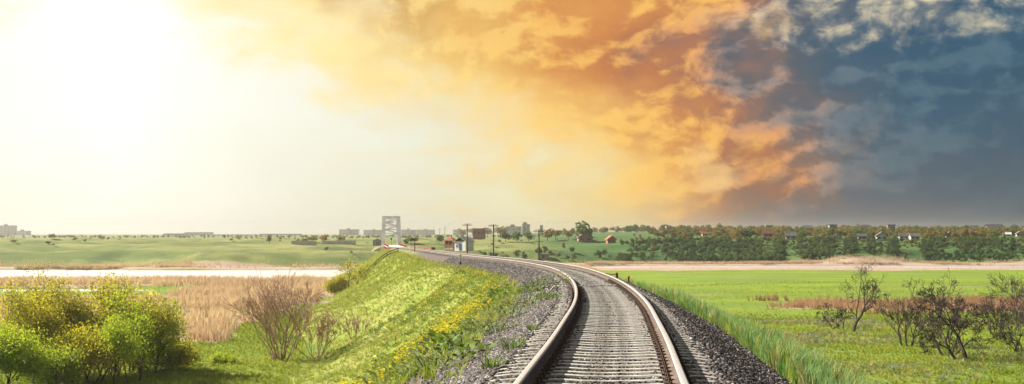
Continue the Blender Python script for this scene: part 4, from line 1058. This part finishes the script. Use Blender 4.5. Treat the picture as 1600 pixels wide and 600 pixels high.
# pipe handrail down the slope
t = None
y_ = 262.0; root = on_emb(y_, -3.0); t = empty('pipe_handrail', root)
for dz in (.35, .75):
    P_ = [on_emb(y_ - (k - 3) * .4, -k, dz) - root for k in np.arange(2.6, 13.4, .9)]; ribbon('rail_pipe', P_, .07, m_black, 6, t)
for k in np.arange(2.8, 13.2, 1.8):
    mb = MB(); q = on_emb(y_ - (k - 3) * .4, -k) - root; mb.tube(q - Vector((0, 0, .3)), q + Vector((0, 0, .75)), .05, .05, 6); mb.build('stanchion', m_black, t)
tag(t, 'dark pipe handrail running down the far left slope to the reeds', 'handrail')
# posts and broken fence at the lower left
for px, py, h, lb in ((148, 598, 1.2, 'thin white post on the grass below the leafy clump'),):
    s = hit(px, py); t = empty('fence_post', s); mb = MB(); mb.box(-.05, .05, -.05, .05, -.3, h, .9); mb.build('post', m_white, t, bevel=.008)
    mb = MB(); mb.box(-.06, .06, -.06, .06, h + .001, h + .05, .6); mb.build('post_top', m_white, t); tag(t, lb, 'post')
s = hit(283, 556); t = empty('broken_fence', s)
for i, x_ in enumerate(np.arange(-.75, .95, .19)):
    mb = MB(); hh = random.uniform(.55, 1.1); mb.bar((x_, 0, -.2), (x_ + random.uniform(-.1, .1), random.uniform(-.1, .1), hh), .10, .05); mb.build('paling', m_wood, t)
mb = MB(); mb.bar((-.8, .06, .42), (.9, .08, .5), .04, .09); mb.build('fence_rail', m_wood, t)
tag(t, 'short broken brown wooden fence at the end of the leafy clump', 'fence')
s = hit(265, 553); t = empty('grave_marker', s)
mb = MB(); mb.box(-.28, .28, -.08, .08, -.2, 1.0, .9); mb.build('slab', m_pale, t, bevel=.03)
mb = MB(); mb.box(-.4, .4, -.2, .2, -.2, .15); mb.build('base', m_pale, t)
tag(t, 'pale upright stone slab between the leafy clump and the broken fence', 'stone slab')

# ------------------------------------------------------------------ far bank: woods, trees, houses, blocks
def crown_mesh(name, seed, leaf, k=420, size=.55, rx=2.3, rzv=1.9, zc=2.4):
    """small far tree: leaf-clump faces through a lumpy crown"""
    rd = np.random.default_rng(seed); lobes = rd.normal(0, 1, (9, 3)); lobes /= np.linalg.norm(lobes, axis=1)[:, None]
    L_ = np.concatenate([[[0, 0, 0]], lobes * rd.uniform(.35, .75, (9, 1))]); idx = rd.integers(0, 10, k)
    p = rd.normal(size=(k, 3)); p /= np.linalg.norm(p, axis=1)[:, None]; p *= rd.uniform(.6, 1, (k, 1)) * .48
    c = (L_[idx] + p) * np.array([rx, rx, rzv]) + np.array([0, 0, zc])
    u = rd.normal(size=(k, 3)); u /= np.linalg.norm(u, axis=1)[:, None]; w = rd.normal(size=(k, 3)); w -= u * (u * w).sum(1)[:, None]; w /= np.linalg.norm(w, axis=1)[:, None]
    l = (size * rd.uniform(.6, 1.2, k))[:, None]
    V = np.stack([c - u * l * .5, c + w * l * .4, c + u * l * .5, c - w * l * .4], 1).reshape(-1, 3); i = np.arange(k) * 4
    me = mesh_np(name, V, np.stack([i, i + 1, i + 2, i + 3], 1)); me.materials.append(leaf); return me
m_fara = leaf_mat('far_olive_leaves', [(0, (.10, .10, .025)), (.5, (.17, .15, .035)), (1, (.25, .20, .05))], .35, patch=.03)
m_farg = leaf_mat('far_green_leaves', [(0, (.045, .09, .022)), (.5, (.08, .14, .03)), (1, (.13, .18, .04))], .35, patch=.03)
m_fard = leaf_mat('far_dark_leaves', [(0, (.022, .05, .022)), (.5, (.04, .085, .03)), (1, (.075, .12, .04))], .3, patch=.03)
m_farr = leaf_mat('far_rusty_leaves', [(0, (.14, .095, .03)), (.5, (.22, .14, .035)), (1, (.30, .19, .05))], .35, patch=.03)
fa = [crown_mesh('crown', 100 + i, m_fara) for i in range(2)]; fg = [crown_mesh('crown', 110 + i, m_farg) for i in range(2)]
fd = [crown_mesh('crown', 120 + i, m_fard) for i in range(2)]; fr = [crown_mesh('crown', 130 + i, m_farr) for i in range(2)]
cw_mix = proto_collection('wood_kinds', [bpy.data.objects.new('w%d' % i, m_) for i, m_ in enumerate(fa + fr + fg + fa)])
cw_dark = proto_collection('scrub_kinds', [bpy.data.objects.new('s%d' % i, m_) for i, m_ in enumerate(fd + fg)])
cw_olive = proto_collection('olive_kinds', [bpy.data.objects.new('o%d' % i, m_) for i, m_ in enumerate(fa + fg)])
HS = []
def clear_of_houses(x, y):
    """gardens are kept open on the side facing the valley"""
    ok = np.ones(len(x))
    for hx, hy, hw in HS:
        ok[(np.abs(x * hy / y - hx) < hw * .5 + .6) & (y > hy - 95) & (y < hy + 9)] *= .06
    return ok
def bank_pts(k, x0, x1, d0, d1, keep=None):
    x = rng.uniform(x0, x1, k); y = river_far(x) + rng.uniform(d0, d1, k)
    q = rng.random(k) < (keep(x, y) if keep is not None else 1) * clear_of_houses(x, y); x, y = x[q], y[q]
    return np.stack([x, y, ground_z(x, y)], 1)
# single trees that can be told apart
m_ftrunk = rough_mat('far_trunk', (.09, .065, .05), rough=.95)
def far_tree(px, py, hpx, meshes, label, wide=1.0, group='single trees on the far bank'):
    s = hit(px, py, 300); h = hpx / F_PX * s.y; t = empty('far_tree', s); sc = h / 4.2
    mb = MB(); mb.tube((0, 0, -.2), (0, 0, 2.2 * sc), .14 * sc, .08 * sc, 6)
    for a in (.3, 2.3, 4.4): mb.tube((0, 0, 1.1 * sc), (math.cos(a) * 1.0 * sc * wide, math.sin(a) * 1.0 * sc, 2.6 * sc), .07 * sc, .03 * sc, 5)
    mb.build('trunk', m_ftrunk, t)
    c = link('crown', random.choice(meshes), None, t); c.scale = (sc * wide, sc * wide, sc); c.rotation_euler = (0, 0, random.uniform(0, 6))
    tag(t, label, 'tree', group)
for a in ((910, 377, 29, fg, 'biggest round green tree standing behind the grey gabled house', 1.15), (888, 374, 15, fa, 'pale olive tree left of the biggest round tree', 1.1), (868, 375, 17, fa, 'olive tree second to the left of the biggest round tree', 1.1),
          (855, 377, 20, fa, 'leafy olive tree just right of the rightmost telegraph pole', 1.1), (826, 377, 15, fg, 'green tree just left of the rightmost telegraph pole', 1.3), (808, 378, 15, fg, 'round green tree between the middle and rightmost telegraph poles', 1.3), (790, 378, 17, fg, 'round green tree right beside the middle telegraph pole', 1.2),
          (782, 372, 19, fa, 'taller olive tree behind the middle telegraph pole', 1.1), (762, 371, 16, fa, 'olive tree between the grey cottage and the middle telegraph pole', 1.1), (738, 368, 12, fa, 'olive tree behind the pole by the white hut', 1.4), (722, 370, 12, fa, 'olive tree rising behind the white hut', 1.3),
          (686, 381, 15, fg, 'dark green tree left of the guard booth', 1.1), (642, 381, 12, fd, 'low dark round tree right of the bridge portal', 1.9), (634, 383, 9, fg, 'bush close to the right side of the bridge portal', 1.2), (532, 379, 11, fa, 'olive tree left of the bridge among the white walls', 1.3),
          (507, 379, 13, fr, 'brownish tree in the middle of the grove left of the bridge', 1.2), (488, 379, 10, fa, 'wide olive tree of the grove left of the bridge', 1.7), (476, 379, 7, fa, 'smallest olive tree at the left end of the grove', 1.6),
          (421, 381, 15, fa, 'lone slender tree on the grassy left bank', .5), (80, 374, 9, fa, 'rounded tree on the far left skyline', 1.4), (22, 380, 6, fa, 'low bush below the far left blocks', 2.0), (117, 376, 5, fg, 'low wide bush on the left skyline', 2.0), (76, 382, 5, fd, 'dark flat bush on the left hillside', 2.6), (160, 375, 5, fa, 'small pale bush in the middle of the left skyline', 1.6),
          (1075, 388, 9, fa, 'yellowish bush on the green slope below the brick buildings', 1.4), (1152, 395, 16, fd, 'dark green tree on the middle of the right bank', 1.2), (1082, 404, 12, fd, 'greyish dark bush low on the right bank', 1.4), (1130, 381, 8, fg, 'green bush at the left end of the wood', 1.6)):
    far_tree(*a)

# houses on the far bank
def house(px, py, wpx, hpx, wall, roof, label, side=True, name='house', flat=False, rz=None, n_win=2, z0=380, cat='house'):
    s = hit(px, py, z0); k = s.y / F_PX; w = wpx * k; h = hpx * k; dp = w * .8; HS.append((s.x, s.y, w))
    t = empty(name, s, random.uniform(-.25, .25) if rz is None else rz); wh = h if flat else h * .55
    mb = MB(); mb.box(-w / 2, w / 2, 0, dp, -1.0, wh); mb.build('wall', wall, t)
    if flat:
        mb = MB(); mb.box(-w / 2 - .2, w / 2 + .2, -.2, dp + .2, wh + .002, wh + .3); mb.build('roof', roof, t)
    else:
        o = .35; mb = MB()
        if side:   # ridge along x: we see the roof plane
            for y0, sg in ((0, -1), (dp, 1)):
                mb.prism([(dp / 2, h), (y0 + sg * o, wh - o * .5), (y0 + sg * o, wh - o * .5 + .22), (dp / 2, h + .25)], 'x', -w / 2 - o, w / 2 + o)
            mb.build('roof', roof, t); mb = MB(); mb.prism([(.01, wh + .002), (dp - .01, wh + .002), (dp / 2, h)], 'x', -w / 2 + .01, w / 2 - .01); mb.build('gable', wall, t)
        else:
            for sg in (-1, 1): mb.prism([(0, h), (sg * (w / 2 + o), wh - o * .6), (sg * (w / 2 + o), wh - o * .6 + .22), (0, h + .25)], 'y', -o, dp + o)
            mb.build('roof', roof, t); mb = MB(); mb.prism([(-w / 2 + .01, wh + .002), (w / 2 - .01, wh + .002), (0, h)], 'y', .01, dp - .01); mb.build('gable', wall, t)
    for i in range(n_win):
        cx = -w / 2 + w * (i + .5) / n_win; ww = min(w / n_win * .5, 1.4); mb = MB(); zz = wh * .35
        mb.box(cx - ww / 2, cx + ww / 2, -.06, -.004, zz, zz + wh * .42); mb.build('window', m_glass, t)
    tag(t, label, cat, 'houses on the far bank'); return t
m_grey_r = rough_mat('grey_slate_roof', (.20, .185, .17), scale=1, col2=(.13, .12, .115), rough=.9)
m_slate = rough_mat('dark_slate_roof', (.09, .095, .11), scale=1, rough=.9)
m_orange = rough_mat('orange_red_wall', (.45, .15, .085), scale=1, rough=.9)
m_brick = rough_mat('red_brick_wall', (.34, .15, .10), scale=1, col2=(.26, .115, .08), rough=.9)
m_greyw = rough_mat('grey_wall', (.34, .33, .31), scale=1, rough=.9)
m_bluer = rough_mat('blue_sheet_roof', (.12, .22, .33), scale=1, rough=.7)
m_maroon = rough_mat('maroon_roof', (.14, .03, .035), scale=1, rough=.8)
pl = m_plaster
for a in ((915, 378.5, 23, 14, m_brickp, m_grey_r, 'wide house with a grey gable roof below the biggest round tree', False), (956, 380, 13, 11, m_orange, m_orange, 'small orange red house alone on the green slope', False),
          (750, 371, 15, 12, m_greyw, m_grey_r, 'grey gabled cottage between the two left telegraph poles', False), (733, 375, 9, 6, pl, m_pale, 'low white shed behind the pole by the white hut', True),
          (1200, 370.5, 13, 9, m_brick, m_maroon, 'house with a dark maroon roof in the wood', True), (1236, 374.5, 16, 10, pl, m_slate, 'long white house with a dark roof in the wood', True), (1165, 364.5, 8, 7, pl, m_slate, 'small white fronted house among the rusty trees', False),
          (1310, 375, 8, 9, pl, m_slate, 'narrow white house left of the pointed gable house', False), (1347, 374, 12, 8, m_greyw, m_slate, 'grey house with a dark roof between narrow and pointed white houses', True), (1378, 376, 16, 13, pl, m_grey_r, 'tall white house with a pointed gable on the right hillside', False),
          (1413, 374.5, 14, 9, pl, m_slate, 'left one of two white houses close together on the hillside', True), (1430, 375, 14, 10, pl, m_grey_r, 'right one of two white houses close together on the hillside', True), (1484, 371, 11, 8, m_greyw, m_grey_r, 'grey house with a steep sunlit roof right of the paired houses', False),
          (1513, 367, 14, 6, m_greyw, m_bluer, 'house with a pale blue roof high in the right wood', True), (1573, 369, 12, 5, pl, m_pale, 'low white shed near the right edge of the wood', True), (1594, 369, 10, 7, pl, m_grey_r, 'white house with a sloping roof at the right edge', False), (1102, 368, 9, 5, m_brickp, m_rredt, 'small brown cottage at the left end of the wood', True)):
    house(*a)
# buildings that break the skyline
def sky_house(px, Yd, wpx, hpx, base_py, wall, roof, label, flat=False, side=True, n_win=3, cat='house', name='house'):
    k = Yd / F_PX; X = (px - 800) * k; z = float(ground_z(X, Yd)); top = EYE - (base_py - hpx - HOR) * k; h = (top - z) / k
    s_ = Vector((X, Yd, z)); w = wpx * k; t = empty(name, s_, random.uniform(-.15, .15)); h = top - z; dp = w * .7; wh = h if flat else h - min(w * .3, h * .4)
    mb = MB(); mb.box(-w / 2, w / 2, 0, dp, -1, wh); mb.build('wall', wall, t); mb = MB()
    if flat: mb.box(-w / 2 - .2, w / 2 + .2, -.2, dp + .2, wh + .002, wh + .35)
    else:
        for y0, sg in ((0, -1), (dp, 1)): mb.prism([(dp / 2, h), (y0 + sg * .4, wh - .2), (y0 + sg * .4, wh + .02), (dp / 2, h + .25)], 'x', -w / 2 - .4, w / 2 + .4)
    mb.build('roof', roof, t)
    if not flat: mb = MB(); mb.prism([(.01, wh + .002), (dp - .01, wh + .002), (dp / 2, h)], 'x', -w / 2 + .01, w / 2 - .01); mb.build('gable', wall, t)
    for i in range(n_win):
        for zz in ((.35, .7) if h > 7 else (.55,)):
            cx = -w / 2 + w * (i + .5) / n_win; ww = w / n_win * .42; mb = MB(); mb.box(cx - ww / 2, cx + ww / 2, -.08, -.004, wh * zz, wh * zz + min(1.5, wh * .22)); mb.build('window', m_glass, t)
    tag(t, label, cat, 'buildings on the skyline'); return t
for a in ((1048, 820, 13, 9, 364, m_brick, m_pale, 'left red brick block with a pale flat roof on the skyline', True), (1067, 830, 20, 9, 364, m_brickp, m_brick, 'long right red brick block on the skyline', True), (1096, 800, 13, 6, 361, m_greyw, m_bluer, 'house with a blue roof on the skyline right of the brick blocks'),
          (748, 760, 19, 5, 363, m_brick, m_rredt, 'long red brick building on the skyline behind the grey cottage', True), (1202, 760, 11, 6, 359, m_greyw, m_greyw, 'small grey flat topped house on the skyline left of the tall one', True), (1262, 780, 12, 6, 359, m_greyw, m_slate, 'low dark house on the skyline beside the tall grey one'),
          (1302, 740, 12, 9, 361, m_greyw, m_slate, 'tall grey white flat house standing out on the skyline', True), (1353, 750, 11, 8, 360, m_greyw, m_slate, 'small steep roofed house on the right skyline'), (1393, 760, 12, 6, 358, m_greyw, m_slate, 'flat grey house on the right skyline', True),
          (1522, 740, 11, 7, 360, m_greyw, m_slate, 'small dark house left of the wide one at the far right skyline'), (1556, 720, 25, 9, 360, m_greyw, m_slate, 'wide dark roofed house at the far right of the skyline')):
    sky_house(*a)
P = bank_pts(2100, 40, 260, 75, 330, lambda x, y: sstep(x - .10 * (y - 460), 30, 62) * (.35 + .65 * sstep(fbm(x / 20, y / 20, 3, 141), .35, .5)))
scatter('hillside_wood', P, rng.uniform(.25, .95, len(P)) ** 1.2, cw_mix, 'olive and rusty spring wood covering the hillside village on the right', .05)
P = bank_pts(4000, 35, 240, 16, 66, lambda x, y: sstep(x, 25, 70) * (.65 + .35 * sstep(fbm(x / 12, y / 8, 3, 143), .40, .55)))
scatter('hillside_scrub', P, rng.uniform(.18, .5, len(P)), cw_dark, 'dark green scrub on the steep right bank above the river', .05)
k = 1500; x = rng.uniform(40, 220, k); y = river_far(x) + rng.uniform(16, 105, k); P = np.stack([x, y, ground_z(x, y)], 1)
scatter('garden_bushes', P, rng.uniform(.10, .28, k), cw_mix, 'low bushes in the gardens and clearings below the hillside houses', .05)
P = bank_pts(520, -14, 120, 14, 30, lambda x, y: sstep(fbm(x / 9, y / 8, 3, 145), .42, .58))
scatter('shore_scrub', P, rng.uniform(.25, .55, len(P)), cw_dark, 'low dark bushes along the foot of the far bank', .05)
P = bank_pts(900, -190, 60, 25, 240, lambda x, y: .35 * sstep(fbm(x / 16, y / 14, 3, 147), .56, .68))
scatter('bank_bushes', P, rng.uniform(.10, .36, len(P)), cw_olive, 'scattered small bushes on the grassy far bank', .05)
k = 900; x = rng.uniform(-420, 520, k); y = rng.uniform(900, 1350, k); P = np.stack([x, y, ground_z(x, y)], 1)
scatter('skyline_wood', P, rng.uniform(.5, 1.15, k) * np.where(x > 40, 1.15, .45), cw_olive, 'thin line of trees along the far skyline', .05)

# long white walls left of the bridge
for x0, x1, py, lb in ((455, 494, 382, 'long low white wall below the grove left of the bridge'), (503, 556, 382, 'low white farm wall nearer to the bridge')):
    a, b = hit(x0, py, 380), hit(x1, py, 380); Yd = (a.y + b.y) / 2; a.x *= Yd / a.y; b.x *= Yd / b.y; t = empty('white_wall', ((a.x + b.x) / 2, Yd, min(a.z, b.z))); hw = (b.x - a.x) / 2
    mb = MB(); mb.box(-hw, hw, 0, .4, -.8, 1.1); mb.build('wall_body', m_plaster, t)
    mb = MB(); mb.box(-hw - .1, hw + .1, -.1, .5, 1.101, 1.2); mb.build('coping', m_pale, t); tag(t, lb, 'wall')
s = hit(590, 383, 380); t = gable_hut('bank_hut', s, 3.0, 3.0, 1.3, .7, (m_greyw, m_pale, m_greyw), 0, None, [(-.5, .5, .4, .9)]); tag(t, 'grey hut with a pale roof left of the bridge portal', 'hut')
# ruined brick hut behind the bend
s = hit(850, 405, 330); t = empty('ruined_hut', s)
mb = MB(); mb.box(-1.6, 1.6, 0, 2.4, -.6, 1.5); mb.build('wall', m_brickp, t); mb = MB(); mb.box(-1.7, 1.7, -.1, 2.5, 1.502, 1.62); mb.build('roof_slab', m_greyw, t); mb = MB(); mb.box(-.5, .1, -.06, -.004, .3, 1.1); mb.build('opening', m_black, t)
tag(t, 'small ruined brick hut behind the bend right of the last pole', 'hut')

# apartment blocks on the horizon
m_block = rough_mat('panel_block_wall', (.55, .60, .62), scale=.05, col2=(.45, .50, .52), rough=.9)
m_bwin, n, out = new_mat('block_windows'); principled(n, out, (.16, .19, .21), .3, 0, .5)
def block(px0, px1, top_py, Yd, label, cat='apartment block', low=False, stair=False):
    k = Yd / F_PX; x0, x1 = (px0 - 800) * k, (px1 - 800) * k; X = (x0 + x1) / 2; z = float(ground_z(X, Yd)); h = EYE - (top_py - HOR) * k - z; w = x1 - x0
    t = empty('apartment_block' if not low else 'long_low_building', (X, Yd, z)); mb = MB(); mb.box(-w / 2, w / 2, 0, 14, -2, h); wl = mb.build('wall', m_block, t)
    mb = MB(); mb.box(-w / 2 - .3, w / 2 + .3, -.3, 14.3, h + .002, h + .7); r = mb.build('roof', m_greyw, t)
    mb = MB(); c = 0
    fl = max(1, int(h / 3.0)); cols = max(2, int(w / 4.5))
    for f in range(fl):
        for j in range(cols):
            if j % 4 == 3: continue
            cx = -w / 2 + w * (j + .5) / cols; zz = h * (f + .35) / fl; mb.box(cx - .9, cx + .9, -.12, -.004, zz, zz + min(1.5, h / fl * .5))
    o = mb.build('window_rows', m_bwin, t); o['kind'] = 'stuff'
    mb = MB()
    for j in range(1, max(2, int(w / 18))): xx_ = -w / 2 + j * 18; mb.box(xx_ - 1.4, xx_ + 1.4, -.5, -.005, 0, h - .2)
    mb.build('stair_bay', m_greyw, t)
    if not low: mb = MB(); mb.box(-3, 1, 4, 9, h + .702, h + 2.6); mb.build('lift_house', m_greyw, r)
    tag(t, label, cat, 'buildings on the horizon')
for a in ((-6, 22, 353, 2300, 'tall stepped apartment block at the left edge of the horizon'), (23, 44, 361.5, 2350, 'lower apartment block right of the tall one at the left edge'), (530, 560, 359, 2600, 'pale apartment block standing alone left of the bridge'), (568, 601, 360, 2700, 'long pale apartment block just left of the bridge portal'),
          (627, 650, 359.5, 2700, 'pale apartment block just right of the bridge portal'), (651, 679, 359.5, 2760, 'pale apartment block ending the row right of the bridge'), (708, 728, 359.5, 2500, 'small pale block above the guard booth'), (790, 815, 355, 1500, 'long pale roofed block between the two right poles')): block(*a)
for a in ((255, 300, 365.5, 2200, 'long low building on the left horizon', 'building', True), (288, 331, 363.5, 2500, 'second long low building on the left horizon nearer the middle', 'building', True), (336, 400, 367, 2300, 'very long low hall on the horizon left of the grove', 'building', True), (405, 470, 366, 2400, 'low hall on the horizon just left of the grove', 'building', True), (816, 828, 351.5, 1500, 'rounded pale tower at the end of the long block', 'tower', False)): block(*a)
# radio masts on the horizon by the guard booth
for px, top in ((687, 356), (695, 354)):
    Yd = 1400; k = Yd / F_PX; X = (px - 800) * k; z = float(ground_z(X, Yd)); h = EYE - (top - HOR) * k - z; t = empty('radio_mast', (X, Yd, z))
    mb = MB(); mb.tube((0, 0, 0), (0, 0, h), .35, .15, 6); mb.build('mast', m_greyw, t); mb = MB(); mb.box(-1.2, 1.2, -.1, .1, h - 1.5, h - 1.2); mb.build('crossbar', m_greyw, t)
    tag(t, ('left' if px < 690 else 'right') + ' one of two thin masts on the horizon above the guard booth', 'mast', 'masts on the horizon')

# ------------------------------------------------------------------ the air
m, n, out = new_mat('haze_air'); vol = n.node('ShaderNodeVolumePrincipled')
vol.inputs['Color'].default_value = (.95, .94, .90, 1); vol.inputs['Density'].default_value = .00021; vol.inputs['Anisotropy'].default_value = .7
n.l.new(vol.outputs[0], out.inputs['Volume'])
mb = MB(); mb.box(-3300, 3300, -420, 3700, -14, 19); hz = mb.build('haze', m); tag(hz, 'pale evening haze filling the valley', None, None, 'stuff')
